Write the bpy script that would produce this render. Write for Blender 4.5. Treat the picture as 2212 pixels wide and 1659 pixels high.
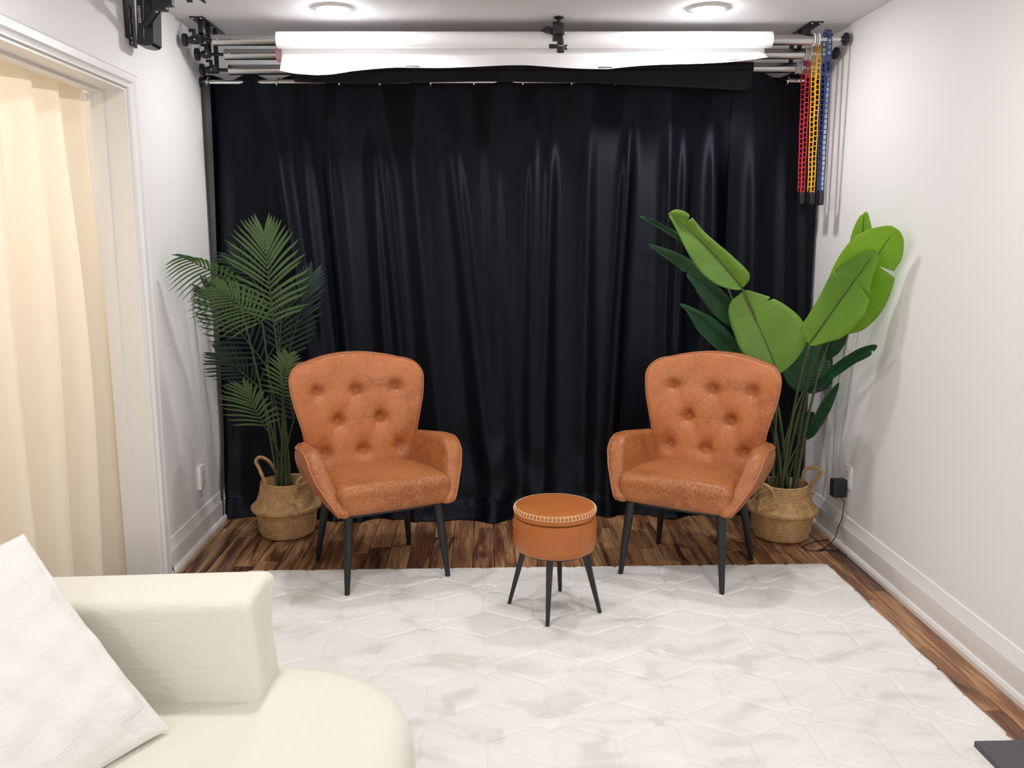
import bpy, bmesh, math, random
import numpy as np
from mathutils import Vector, Matrix

for o in list(bpy.data.objects): bpy.data.objects.remove(o)
S = bpy.context.scene
COL = S.collection
rnd = random.Random(7)
PI = math.pi

# ------------------------------------------------------------------ camera, light, exposure
CAMH = 1.46; FPX = 1860.0
YAW = math.radians(1.8216); PITCH = math.radians(9.6271)
_f = Vector((math.sin(YAW)*math.cos(PITCH), math.cos(YAW)*math.cos(PITCH), -math.sin(PITCH)))
_r = Vector((math.cos(YAW), -math.sin(YAW), 0))
_u = _r.cross(_f)
cd = bpy.data.cameras.new('camera'); cam = bpy.data.objects.new('camera', cd); COL.objects.link(cam)
cd.sensor_fit = 'HORIZONTAL'; cd.sensor_width = 36; cd.lens = 36*FPX/2212; cd.clip_start = .02
cam.matrix_world = Matrix(((_r.x, _u.x, -_f.x, 0), (_r.y, _u.y, -_f.y, 0), (_r.z, _u.z, -_f.z, CAMH), (0, 0, 0, 1)))
S.camera = cam
S.view_settings.view_transform = 'Standard'; S.view_settings.look = 'None'
S.view_settings.gamma = 1; S.view_settings.use_curve_mapping = False
S.view_settings.exposure = 0.0
W = bpy.data.worlds.new('world'); S.world = W; W.use_nodes = True
W.node_tree.nodes['Background'].inputs[0].default_value = (.9, .93, 1, 1)
W.node_tree.nodes['Background'].inputs[1].default_value = .3

def lamp(name, kind, loc, power, color=(1, 1, 1), size=.16):
    l = bpy.data.lights.new(name, kind); l.energy = power; l.color = color
    if kind == 'AREA': l.shape = 'DISK'; l.size = size
    else: l.shadow_soft_size = size
    o = bpy.data.objects.new(name, l); o.location = loc; COL.objects.link(o); return o
LENS_EMIT = 310.0                      # the two ceiling lights in view
for i, (x, y) in enumerate(((-.65, 2.15), (.97, 2.15), (-.65, .2), (.97, .2))):
    lamp('downlight', 'AREA', (x, y, 2.425), (13, 13, 5, 5)[i], (1, .975, .95))
for x in (-.9, 1.2): lamp('rear_fill_light', 'POINT', (x, -1.7, 1.75), 33, (1, .97, .94), .14)      # two unseen fill lights, added to brighten the ceiling and front-facing surfaces
lamp('hall_lamp', 'POINT', (-2.7, 3.1, 1.9), 46, (1, .91, .77), .12)

def at(px, py, ax, val):
    """the world point seen at pixel (px, py) of the 2212x1659 photograph whose coordinate ax equals val"""
    d = _f + _r*((px-1106)/FPX) + _u*((829.5-py)/FPX)
    c = Vector((0, 0, CAMH)); t = (val-c[ax])/d[ax]
    return c + d*t

# ------------------------------------------------------------------ mesh builder
ORG = {}
def wl(o): return ORG.get(o.name, Vector((0, 0, 0)))

class MB:
    def __init__(s): s.v = []; s.f = []
    def add(s, vs, fs):
        n = len(s.v); s.v += [tuple(v) for v in vs]; s.f += [tuple(i+n for i in f) for f in fs]; return s
    def box(s, a, b, M=None):
        x0, y0, z0 = a; x1, y1, z1 = b
        vs = [Vector(p) for p in ((x0,y0,z0),(x1,y0,z0),(x1,y1,z0),(x0,y1,z0),(x0,y0,z1),(x1,y0,z1),(x1,y1,z1),(x0,y1,z1))]
        if M: vs = [M @ v for v in vs]
        return s.add(vs, ((0,3,2,1),(4,5,6,7),(0,1,5,4),(1,2,6,5),(2,3,7,6),(3,0,4,7)))
    def rbox(s, c, h, r, n=4, fn=None, M=None):
        """rounded box: centre, half sizes, edge radius; fn bends every point"""
        def lst(hh):
            a = [hh-r*(1-k) for k in (.0, .35, .7, 1.0)]
            inner = [(-hh+r)+(2*hh-2*r)*i/n for i in range(1, n)] if hh > r+1e-6 else []
            neg = sorted(set(round(-x, 6) for x in (hh, hh-.3*r, hh-.65*r, hh-r)))
            pos = sorted(-x for x in neg)
            return sorted(set([round(x, 6) for x in neg+inner+pos]))
        L = [lst(h[i]) for i in range(3)]
        for ax in range(3):
            b, d = (ax+1) % 3, (ax+2) % 3
            for sg in (-1, 1):
                vs = []; 
                for p in L[b]:
                    for q in L[d]:
                        v = [0, 0, 0]; v[ax] = sg*h[ax]; v[b] = p; v[d] = q
                        cl = Vector([max(-(h[i]-r), min(h[i]-r, v[i])) for i in range(3)])
                        dv = Vector(v)-cl; 
                        P = cl+(dv.normalized()*r if dv.length > 1e-9 else dv)
                        if fn: P = Vector(fn(P))
                        P = P+Vector(c)
                        if M: P = M @ P
                        vs.append(P)
                nb, nd = len(L[b]), len(L[d]); fs = []
                for i in range(nb-1):
                    for j in range(nd-1):
                        q4 = (i*nd+j, (i+1)*nd+j, (i+1)*nd+j+1, i*nd+j+1)
                        fs.append(q4 if sg > 0 else q4[::-1])
                s.add(vs, fs)
        return s
    def grid(s, rows, closed=False, flip=False):
        m = len(rows[0]); vs = [p for r in rows for p in r]; fs = []
        for i in range(len(rows)-1):
            for j in range(m if closed else m-1):
                k = (j+1) % m
                q = (i*m+j, i*m+k, (i+1)*m+k, (i+1)*m+j)
                fs.append(q[::-1] if flip else q)
        return s.add(vs, fs)
    def fan(s, loop, flip=False):
        n = len(loop); c = sum((Vector(p) for p in loop), Vector())/n
        return s.add(list(loop)+[c], [((i+1) % n, i, n) if flip else (i, (i+1) % n, n) for i in range(n)])
    def tube(s, pts, r, n=8, caps=True):
        pts = [Vector(p) for p in pts]; N = len(pts)
        rr = r if isinstance(r, (list, tuple)) else [r]*N
        rows = []; prev = None
        for i, p in enumerate(pts):
            t = (pts[min(i+1, N-1)]-pts[max(i-1, 0)])
            t = t.normalized() if t.length > 1e-9 else Vector((0, 0, 1))
            if prev is None:
                a = Vector((0, 0, 1)) if abs(t.z) < .9 else Vector((1, 0, 0))
                x = t.cross(a).normalized()
            else:
                x = (prev-t*prev.dot(t)); x = x.normalized() if x.length > 1e-9 else t.orthogonal().normalized()
            prev = x; y = t.cross(x)
            rows.append([p+(x*math.cos(2*PI*k/n)+y*math.sin(2*PI*k/n))*rr[i] for k in range(n)])
        s.grid(rows, True)
        if caps: s.fan(rows[0], True); s.fan(rows[-1])
        return s
    def ring(s, pts, r, n=6):
        """closed tube along a loop"""
        pts = [Vector(p) for p in pts]; N = len(pts); rows = []
        c = sum(pts, Vector())/N
        for i, p in enumerate(pts):
            t = (pts[(i+1) % N]-pts[i-1]).normalized()
            x = (p-c); x = (x-t*x.dot(t)); x = x.normalized() if x.length > 1e-9 else t.orthogonal().normalized()
            y = t.cross(x)
            rows.append([p+(x*math.cos(2*PI*k/n)+y*math.sin(2*PI*k/n))*r for k in range(n)])
        rows.append(rows[0])
        return s.grid(rows, True)
    def lathe(s, prof, c=(0, 0, 0), n=48, axis=2, caps=True):
        c = Vector(c); rows = []
        for r, z in prof:
            row = []
            for k in range(n):
                a = 2*PI*k/n; p = [r*math.cos(a), r*math.sin(a), z]
                if axis == 0: p = [z, r*math.cos(a), r*math.sin(a)]
                if axis == 1: p = [r*math.sin(a), z, r*math.cos(a)]
                row.append(c+Vector(p))
            rows.append(row)
        s.grid(rows, True)
        if caps:
            if prof[0][0] > 1e-6: s.fan(rows[0], True)
            if prof[-1][0] > 1e-6: s.fan(rows[-1])
        return s
    def build(s, name, mat, parent=None, local=False, smooth=True, ang=40, weld=True, org=None):
        me = bpy.data.meshes.new(name)
        off = Vector((0, 0, 0))
        if not local:
            if parent is not None: off = wl(parent)
            elif org is not None: off = Vector(org)
        me.from_pydata([tuple(Vector(v)-off) for v in s.v], [], s.f)
        if weld:
            bm = bmesh.new(); bm.from_mesh(me)
            bmesh.ops.remove_doubles(bm, verts=bm.verts, dist=2e-5)
            bmesh.ops.recalc_face_normals(bm, faces=bm.faces)
            bm.to_mesh(me); bm.free()
        if smooth:
            me.shade_smooth(); me.set_sharp_from_angle(angle=math.radians(ang))
        me.materials.append(mat)
        o = bpy.data.objects.new(name, me); COL.objects.link(o)
        if parent is not None:
            o.parent = parent; ORG[o.name] = wl(parent)
        elif org is not None:
            o.location = org; ORG[o.name] = Vector(org)
        return o

def thing(name, label, cat, loc=(0, 0, 0), rz=0, group=None):
    o = bpy.data.objects.new(name, None); COL.objects.link(o); o.empty_display_size = .05
    o.location = loc; o.rotation_euler = (0, 0, rz); ORG[o.name] = Vector(loc)
    return tag(o, label, cat, group)
def tag(o, label, cat, group=None):
    o['label'] = label; o['category'] = cat
    if group: o['group'] = group
    return o
def struct(o, label=None):
    o['kind'] = 'structure'
    if label: o['label'] = label
    return o
def inst(name, me, parent, loc=(0, 0, 0), rot=(0, 0, 0)):
    o = bpy.data.objects.new(name, me); COL.objects.link(o); o.parent = parent
    o.location = Vector(loc)-wl(parent); o.rotation_euler = rot; return o
def copy_tree(o, parent=None):
    c = o.copy(); COL.objects.link(c); c.parent = parent
    for ch in o.children: copy_tree(ch, c)
    return c
def smooth01(x): x = max(0., min(1., x)); return x*x*(3-2*x)
def lerp(a, b, t): return a+(b-a)*t
def interp(x, xs, ys):
    if x <= xs[0]: return ys[0]
    for i in range(len(xs)-1):
        if x <= xs[i+1]: return lerp(ys[i], ys[i+1], (x-xs[i])/(xs[i+1]-xs[i]))
    return ys[-1]
def bez(a, b, c, n): return [a*(1-t)**2+b*2*t*(1-t)+c*t*t for t in [i/(n-1) for i in range(n)]]
def cr(pts, n):
    """smooth curve through points"""
    P = [Vector(p) for p in pts]; P = [P[0]*2-P[1]]+P+[P[-1]*2-P[-2]]; out = []
    for i in range(1, len(P)-2):
        for k in range(n):
            t = k/n; a, b, c, d = P[i-1:i+3]
            out.append(.5*((2*b)+(c-a)*t+(2*a-5*b+4*c-d)*t*t+(3*b-a-3*c+d)*t**3))
    return out+[P[-2]]

# ------------------------------------------------------------------ materials
def mat(name, col, rough=.5, metal=0, spec=.5, sheen=0, trans=0, emit=None, bump=None, alpha=None):
    """plain procedural surface; bump=(scale, strength, detail)"""
    m = bpy.data.materials.new(name); m.use_nodes = True; nt = m.node_tree
    b = nt.nodes['Principled BSDF']
    b.inputs['Base Color'].default_value = (*col, 1); b.inputs['Roughness'].default_value = rough
    b.inputs['Metallic'].default_value = metal; b.inputs['Specular IOR Level'].default_value = spec
    if sheen: b.inputs['Sheen Weight'].default_value = sheen; b.inputs['Sheen Roughness'].default_value = .4
    if emit: b.inputs['Emission Color'].default_value = (*emit[0], 1); b.inputs['Emission Strength'].default_value = emit[1]
    if bump:
        tc = nt.nodes.new('ShaderNodeTexCoord'); n = nt.nodes.new('ShaderNodeTexNoise'); bp = nt.nodes.new('ShaderNodeBump')
        n.inputs['Scale'].default_value = bump[0]; n.inputs['Detail'].default_value = bump[2]
        bp.inputs['Strength'].default_value = bump[1]; bp.inputs['Distance'].default_value = .004
        nt.links.new(tc.outputs['Object'], n.inputs['Vector']); nt.links.new(n.outputs['Fac'], bp.inputs['Height'])
        nt.links.new(bp.outputs['Normal'], b.inputs['Normal'])
    return m
class NT:
    def __init__(s, m): s.m = m; s.nt = m.node_tree; s.b = s.nt.nodes['Principled BSDF']
    def n(s, t, **k):
        x = s.nt.nodes.new('ShaderNode'+t)
        for a, v in k.items():
            if a.startswith('i_'): x.inputs[a[2:].replace('_', ' ')].default_value = v
            else: setattr(x, a, v)
        return x
    def l(s, a, b): s.nt.links.new(a, b)
    def ramp(s, fac, stops):
        r = s.n('ValToRGB'); e = r.color_ramp.elements
        while len(e) < len(stops): e.new(.5)
        for i, (p, c) in enumerate(stops): e[i].position = p; e[i].color = (*c, 1)
        s.l(fac, r.inputs[0]); return r.outputs[0]
    def mix(s, fac, a, b, mode='MIX'):
        x = s.n('Mix', data_type='RGBA', blend_type=mode)
        if isinstance(fac, float): x.inputs[0].default_value = fac
        else: s.l(fac, x.inputs[0])
        for i, v in ((6, a), (7, b)):
            if isinstance(v, tuple): x.inputs[i].default_value = (*v, 1)
            else: s.l(v, x.inputs[i])
        return x.outputs[2]
    def math(s, op, a, b=None):
        x = s.n('Math', operation=op)
        for i, v in ((0, a), (1, b)):
            if v is None: continue
            if isinstance(v, (int, float)): x.inputs[i].default_value = v
            else: s.l(v, x.inputs[i])
        return x.outputs[0]
    def coord(s, scale=(1, 1, 1), kind='Object'):
        tc = s.n('TexCoord'); mp = s.n('Mapping'); mp.inputs['Scale'].default_value = scale
        s.l(tc.outputs[kind], mp.inputs['Vector']); return mp.outputs[0]
    def noise(s, vec, scale, detail=4, dist=0, rough=.55):
        x = s.n('TexNoise'); x.inputs['Scale'].default_value = scale; x.inputs['Detail'].default_value = detail
        x.inputs['Distortion'].default_value = dist; x.inputs['Roughness'].default_value = rough
        if vec is not None: s.l(vec, x.inputs['Vector'])
        return x.outputs['Fac']
    def bump(s, h, strength=.3, dist=.002):
        x = s.n('Bump'); x.inputs['Strength'].default_value = strength; x.inputs['Distance'].default_value = dist
        s.l(h, x.inputs['Height']); s.l(x.outputs[0], s.b.inputs['Normal'])

M = {}
M['wall'] = mat('wall_paint', (.80, .79, .79), .62, spec=.3, bump=(220, .06, 2))
M['ceil'] = mat('ceiling_paint', (.82, .82, .84), .7, spec=.2)
M['trim'] = mat('trim_gloss_white', (.82, .80, .79), .32)
M['hall'] = mat('hall_wall', (.78, .70, .58), .7)
M['black'] = mat('black_metal', (.008, .009, .012), .38, spec=.5)
M['plastic'] = mat('black_plastic', (.010, .011, .014), .45)
M['leg'] = mat('black_powder_coat', (.010, .011, .012), .42, bump=(900, .15, 2))
M['steel'] = mat('brushed_steel', (.52, .51, .50), .22, metal=1)
M['chrome'] = mat('chrome', (.75, .74, .72), .16, metal=1)
M['white'] = mat('white_plastic', (.82, .81, .80), .35)
M['paper'] = mat('white_paper', (.86, .85, .86), .6, spec=.25)
M['pink'] = mat('pink_paper', (.72, .38, .43), .7)
M['blackpaper'] = mat('black_paper', (.012, .012, .017), .75, spec=.25)
M['tape'] = mat('grey_tape', (.10, .097, .095), .6)
M['lining'] = mat('grey_lining', (.06, .06, .056), .8)
M['red'] = mat('red_chain_plastic', (.62, .03, .05), .4)
M['yellow'] = mat('yellow_chain_plastic', (.90, .44, .02), .4)
M['blue'] = mat('blue_chain_plastic', (.012, .045, .19), .4)
M['table'] = mat('charcoal_board', (.055, .050, .056), .5, bump=(500, .1, 2))
M['dark'] = mat('dark_floor', (.03, .028, .026), .6)
M['piping'] = mat('leather_piping', (.42, .15, .065), .45)
M['thread'] = mat('cream_thread', (.80, .66, .45), .8)
M['rubber'] = mat('rubber', (.01, .01, .01), .8)
M['lens'] = mat('light_diffuser', (.9, .9, .9), .5, emit=((1, .985, .985), LENS_EMIT))

def m_leather(name, base, dark, light, crack=1.0, rough=.42):
    m = mat(name, base, rough, spec=.36); t = NT(m); v = t.coord()
    big = t.noise(v, 7, 4, .6); fine = t.noise(v, 60, 6, 1.2, .65)
    c = t.mix(t.ramp_f(big, .40, .66) if False else t.ramp(big, [(.22, (0, 0, 0)), (.56, (1, 1, 1))]), dark, base)
    # cracked glaze: thin pale creases
    tc = t.n('TexVoronoi', feature='DISTANCE_TO_EDGE'); tc.inputs['Scale'].default_value = 55
    mp = t.n('VectorMath', operation='ADD'); nz = t.n('TexNoise'); nz.inputs['Scale'].default_value = 28; nz.inputs['Detail'].default_value = 3
    t.l(v, nz.inputs['Vector']); sc = t.n('VectorMath', operation='SCALE'); sc.inputs['Scale'].default_value = .035
    t.l(nz.outputs['Color'], sc.inputs[0]); t.l(v, mp.inputs[0]); t.l(sc.outputs[0], mp.inputs[1]); t.l(mp.outputs[0], tc.inputs['Vector'])
    line = t.ramp(tc.outputs['Distance'], [(.0, (1, 1, 1)), (.07, (0, 0, 0))])
    msk = t.ramp(t.noise(v, 9, 3, .4), [(.42, (0, 0, 0)), (.62, (1, 1, 1))])
    k = t.math('MULTIPLY', t.math('MULTIPLY', line, msk), .55*crack)
    c = t.mix(t.math('MULTIPLY', t.ramp(fine, [(.45, (0, 0, 0)), (.75, (1, 1, 1))]), .5*crack), c, light)
    c = t.mix(k, c, light)
    t.l(c, t.b.inputs['Base Color'])
    t.bump(t.math('ADD', t.math('MULTIPLY', line, -.5), fine), .22*max(crack, .3), .0015)
    return m
M['leather'] = m_leather('tan_leather', (.43, .138, .044), (.28, .083, .026), (.60, .25, .095), 1.0)
M['leather_worn'] = m_leather('worn_tan_leather', (.36, .118, .038), (.21, .062, .020), (.60, .26, .10), 1.15)
M['leather_stool'] = m_leather('smooth_tan_leather', (.43, .135, .035), (.36, .105, .022), (.46, .16, .05), .25, .34)

def m_curtain():
    m = mat('black_satin', (.0010, .0014, .0034), .47, spec=.19); t = NT(m)
    v = t.coord((1, 1, .15)); h = t.noise(v, 40, 3)
    tg = t.n('CombineXYZ'); tg.inputs[2].default_value = 1                       # satin weave: gloss drawn out along the threads
    t.l(tg.outputs[0], t.b.inputs['Tangent']); t.b.inputs['Anisotropic'].default_value = .8
    t.b.inputs['Specular Tint'].default_value = (.78, .86, 1, 1)
    return m
M['satin'] = m_curtain()
def m_sheer():
    m = mat('cream_voile', (.86, .79, .68), .85, spec=.1); t = NT(m)
    tr = t.n('BsdfTranslucent'); tr.inputs[0].default_value = (.92, .84, .71, 1)
    mx = t.n('MixShader'); mx.inputs[0].default_value = .40
    out = t.nt.nodes['Material Output']; t.l(t.b.outputs[0], mx.inputs[1]); t.l(tr.outputs[0], mx.inputs[2]); t.l(mx.outputs[0], out.inputs[0])
    h = t.noise(t.coord((1, 60, 60)), 8, 3); t.bump(h, .25, .001); return m
M['sheer'] = m_sheer()
def m_wood():
    m = mat('acacia_planks', (.2, .1, .05), .32, spec=.32); t = NT(m)
    oi = t.n('ObjectInfo'); tc = t.n('TexCoord'); ad = t.n('VectorMath', operation='ADD'); sc = t.n('VectorMath', operation='SCALE')
    cmb = t.n('CombineXYZ'); t.l(oi.outputs['Random'], cmb.inputs[0]); t.l(oi.outputs['Random'], cmb.inputs[1]); t.l(oi.outputs['Random'], cmb.inputs[2])
    sc.inputs['Scale'].default_value = 57; t.l(cmb.outputs[0], sc.inputs[0]); t.l(tc.outputs['Object'], ad.inputs[0]); t.l(sc.outputs[0], ad.inputs[1])
    mp = t.n('Mapping'); mp.inputs['Scale'].default_value = (1, .10, 1); t.l(ad.outputs[0], mp.inputs[0])
    mp2 = t.n('Mapping'); mp2.inputs['Scale'].default_value = (1, .035, 1); t.l(ad.outputs[0], mp2.inputs[0])
    streak = t.noise(mp.outputs[0], 15, 4, .8, .6); grain = t.noise(mp2.outputs[0], 160, 4, .4, .65)
    tone = t.ramp(oi.outputs['Random'], [(0, (.060, .024, .015)), (.22, (.15, .058, .030)), (.45, (.26, .112, .054)), (.62, (.085, .032, .018)), (.8, (.36, .175, .085)), (1, (.18, .070, .038))])
    c = t.mix(t.ramp(streak, [(.43, (0, 0, 0)), (.59, (1, 1, 1))]), tone, t.mix(.74, tone, (.60, .34, .165)))
    c = t.mix(t.ramp(streak, [(.30, (1, 1, 1)), (.40, (0, 0, 0))]), c, (.040, .015, .009))
    c = t.mix(t.math('MULTIPLY', t.ramp(grain, [(.40, (1, 1, 1)), (.56, (0, 0, 0))]), .55), c, (.05, .02, .011))
    t.l(c, t.b.inputs['Base Color']); t.bump(grain, .08, .001); return m
M['wood'] = m_wood()
def m_rug():
    m = mat('ivory_pile', (.80, .775, .745), .95, spec=.05, sheen=.35); t = NT(m)
    v = t.coord(); pile = t.noise(t.coord((1, 1.4, 1)), 5.0, 3, .7, .5); fib = t.noise(t.coord((1, 3, 1)), 90, 4, .8, .7); sm = t.noise(t.coord((1, 2.2, 1)), 17, 3, 1.2)
    c = t.ramp(pile, [(.34, (.70, .675, .645)), (.46, (.82, .805, .788)), (.7, (.87, .858, .845))])
    c = t.mix(t.math('MULTIPLY', t.ramp(sm, [(.40, (1, 1, 1)), (.6, (0, 0, 0))]), .11), c, (.67, .635, .595))
    c = t.mix(t.math('MULTIPLY', t.ramp(fib, [(.38, (1, 1, 1)), (.62, (0, 0, 0))]), .12), c, (.62, .58, .53))
    t.l(c, t.b.inputs['Base Color']); t.bump(t.math('ADD', fib, sm), .35, .004); return m
M['rug'] = m_rug()
def m_fabric(name, col, scale=240, st=.25, nap=.06):
    m = mat(name, col, .95, spec=.1, sheen=.25); t = NT(m)
    w = t.noise(t.coord((1, 1, 1)), scale, 4, .5); cr_ = t.noise(t.coord((1, 1, 3)), 9, 4, 1.4)
    c = t.mix(t.math('MULTIPLY', cr_, nap*2), col, tuple(x*.82 for x in col))
    t.l(c, t.b.inputs['Base Color']); t.bump(t.math('ADD', w, t.math('MULTIPLY', cr_, 4.5)), st, .006); return m
M['sofa'] = m_fabric('cream_sofa_fabric', (.78, .755, .665))
M['pillow'] = m_fabric('white_cushion_fabric', (.80, .78, .75), 180, .3)
def m_wicker():
    m = mat('seagrass', (.42, .25, .11), .62, spec=.3); t = NT(m)
    n1 = t.noise(t.coord(), 24, 4, .5); n2 = t.noise(t.coord((1, 1, 2)), 190, 3)
    c = t.ramp(n1, [(.3, (.40, .225, .095)), (.55, (.54, .335, .155)), (.75, (.66, .45, .23))])
    c = t.mix(t.math('MULTIPLY', t.ramp(n2, [(.34, (1, 1, 1)), (.5, (0, 0, 0))]), .45), c, (.22, .11, .04))
    t.l(c, t.b.inputs['Base Color']); t.bump(n2, .3, .002); return m
M['wicker'] = m_wicker()
def m_leaf(name, a, b, tr, mixf=.25, rough=.42, scale=(1, 1, 1)):
    m = mat(name, a, rough, spec=.4); t = NT(m)
    c = t.ramp(t.noise(t.coord(scale), 5, 4, .5), [(.3, a), (.7, b)])
    t.l(c, t.b.inputs['Base Color'])
    tl = t.n('BsdfTranslucent'); tl.inputs[0].default_value = (*tr, 1); mx = t.n('MixShader'); mx.inputs[0].default_value = mixf
    out = t.nt.nodes['Material Output']; t.l(t.b.outputs[0], mx.inputs[1]); t.l(tl.outputs[0], mx.inputs[2]); t.l(mx.outputs[0], out.inputs[0])
    return m
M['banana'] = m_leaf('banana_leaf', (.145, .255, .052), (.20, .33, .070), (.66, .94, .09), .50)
M['banana_shaded'] = m_leaf('banana_leaf_shaded', (.012, .055, .022), (.02, .085, .03), (.02, .09, .02), .12, .35)  # darker copy of the banana leaf, with shade put into the colour
M['rib'] = mat('leaf_midrib', (.055, .075, .018), .5)
M['stalk'] = m_leaf('plant_stalk', (.055, .075, .028), (.085, .10, .038), (.05, .08, .02), .05, .5)
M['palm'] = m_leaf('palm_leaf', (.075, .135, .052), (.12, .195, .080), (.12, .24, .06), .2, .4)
M['palm_shaded'] = m_leaf('palm_leaf_shaded', (.016, .036, .028), (.028, .058, .040), (.02, .05, .02), .1, .35)  # rear fronds: their shade is set into a darker leaf colour
# ------------------------------------------------------------------ room shell
XL, XR, YB, YN, ZC = -1.385, 1.71, 4.60, -2.6, 2.44
fl = struct(MB().box((XL-.115, YN, -.06), (XR, YB, -.012)).build('floor', M['dark']))
def make_planks():
    edges = [XL]; x = 1.615
    xs = [XR, 1.615]
    while x > XL: x -= .0985; xs.append(max(x, XL))
    xs = sorted(set(xs))
    for i in range(len(xs)-1):
        a, b = xs[i], xs[i+1]
        if b-a < .004: continue
        y = YB
        first = True
        while y > .3:
            L = rnd.choice((.28, .42, .55, .7, .9, 1.15))
            if first: L *= rnd.uniform(.35, 1); first = False
            if b > 1.65: L = 1.23 if y > 4 else 1.9
            y0 = max(y-L, .25)
            e = .0012; c = .0022
            mb = MB(); xa, xb, ya, yb = a+e, b-e, y0+e, y-e
            top = [(xa+c, ya+c, 0), (xb-c, ya+c, 0), (xb-c, yb-c, 0), (xa+c, yb-c, 0)]
            mid = [(xa, ya, -c), (xb, ya, -c), (xb, yb, -c), (xa, yb, -c)]
            bot = [(xa, ya, -.012), (xb, ya, -.012), (xb, yb, -.012), (xa, yb, -.012)]
            mb.add(top+mid+bot, [(0, 1, 2, 3)]+[(4+k, 4+(k+1) % 4, (k+1) % 4, k) for k in range(4)]+[(8+k, 8+(k+1) % 4, 4+(k+1) % 4, 4+k) for k in range(4)])
            mb.build('plank', M['wood'], fl, smooth=False, weld=False)
            y = y0
make_planks()
struct(MB().box((XL-2.4, YN, ZC), (XR+.1, YB+.1, ZC+.1)).build('ceiling', M['ceil']))
struct(MB().box((XL-2.4, YB, -.06), (XR+.1, YB+.1, ZC)).build('wall_back', M['wall']))
struct(MB().box((XR, YN, -.06), (XR+.1, YB, ZC)).build('wall_right', M['wall']))
struct(MB().box((XL-2.4, YN-.1, -.06), (XR+.1, YN, ZC)).build('wall_near', M['wall']))
DY0, DY1, DZ = 1.35, 3.50, 2.03
WT = .112
struct(MB().box((XL-WT, DY1, -.06), (XL, YB, ZC)).box((XL-WT, YN, -.06), (XL, DY0, ZC)).box((XL-WT, DY0, DZ), (XL, DY1, ZC)).build('wall_left', M['wall']))
struct(MB().box((XL-2.4, YN, -.06), (XL-2.3, YB, ZC)).build('wall_hall', M['hall']))
struct(MB().box((XL-2.3, YN, -.06), (XL-WT, YB, -.03)).build('floor_hall', M['dark']))

# baseboards: stepped profile swept along y, one per wall
BP = [(.028, 0), (.028, .016), (.022, .028), (.015, .030), (.015, .108), (.012, .114), (.006, .160), (0, .163)]
def baseboard(name, x, sg, y0, y1):
    mb = MB(); rows = []
    for y in (y0, y1): rows.append([(x+sg*d, y, z) for d, z in BP]+[(x, y, 0)])
    mb.grid(rows, True); mb.fan(rows[0]); mb.fan(rows[1], True)
    return struct(mb.build(name, M['trim'], ang=20))
baseboard('baseboard_right', XR, -1, YN, YB)
baseboard('baseboard_left', XL, 1, DY1+.115, YB)
mb = MB(); rows = []
for x in (XL, XR): rows.append([(x, YB-d, z) for d, z in BP]+[(x, YB, 0)])
mb.grid(rows, True); struct(mb.build('baseboard_back', M['trim'], ang=20))

# door opening: casing and lining
dr = thing('door_1', 'white door casing around the curtained opening in the left wall', 'door', (XL, DY1, 0)); del dr['category']; struct(dr)
CW, CH = .113, .062
CP = [(0, 0), (0, .014), (.07, .021), (.13, .019), (.58, .023), (.70, .013), (.84, .010), (.90, .011), (.915, .022), (1, .022), (1, 0)]
mb = MB(); rows = []
for z in (0, DZ+CH*1.0):
    rows.append([(XL+h, DY1+CW*(1-u), (z if z == 0 else DZ+CH*(1-u))) for u, h in CP])
mb.grid(rows, False); mb.build('side_casing', M['trim'], dr, ang=25)
mb = MB(); rows = []
for k in (0, 1):
    rows.append([(XL+h, (DY1+CW*(1-u)) if k else DY0, DZ+CH*(1-u)) for u, h in CP])
mb.grid(rows, False); mb.build('head_casing', M['trim'], dr, ang=25)
mb = MB(); rows = []
for z in (0, DZ): rows.append([(XL+h, DY0-CW*(1-u), z) for u, h in CP])
mb.grid(rows, False); mb.build('side_casing', M['trim'], dr, ang=25)
mb = MB().box((XL-WT-.01, DY1-.012, 0), (XL+.012, DY1, DZ)).box((XL-WT-.008, DY1-.022, 0), (XL-.07, DY1-.012, DZ-.01))
mb.build('jamb', M['trim'], dr, smooth=False)
MB().box((XL-WT-.01, DY0, DZ-.012), (XL+.012, DY1-.012, DZ)).box((XL-WT-.008, DY0, DZ-.022), (XL-.07, DY1-.022, DZ-.012)).build('head_jamb', M['trim'], dr, smooth=False)
MB().box((XL-WT-.01, DY0, 0), (XL+.012, DY0+.012, DZ-.012)).build('jamb', M['trim'], dr, smooth=False)
MB().rbox((XL-.135, DY1-.035, DZ-.040), (.014, .012, .014), .003).build('latch_block', M['white'], dr)

# ------------------------------------------------------------------ ceiling lights in view
for i, (x, y, lab) in enumerate(((-.646, 3.962, 'round white ceiling light above the left armchair'), (.973, 3.91, 'round white ceiling light above the right armchair'))):
    t = thing('ceiling_light', lab, 'ceiling light', (x, y, ZC), 0, 'recessed ceiling lights')
    prof = [(.062, 2.4395), (.062, 2.433), (.066, 2.430), (.078, 2.4315), (.083, 2.436), (.083, 2.4399), (.062, 2.4399)]
    MB().lathe(prof, (x, y, 0), 48, caps=False).build('trim_ring', M['white'], t)
    MB().lathe([(.0, 2.4195), (.040, 2.4200), (.054, 2.4225), (.0605, 2.4270), (.0615, 2.4385)], (x, y, 0), 48, caps=False).build('diffuser', M['lens'], t)

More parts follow.
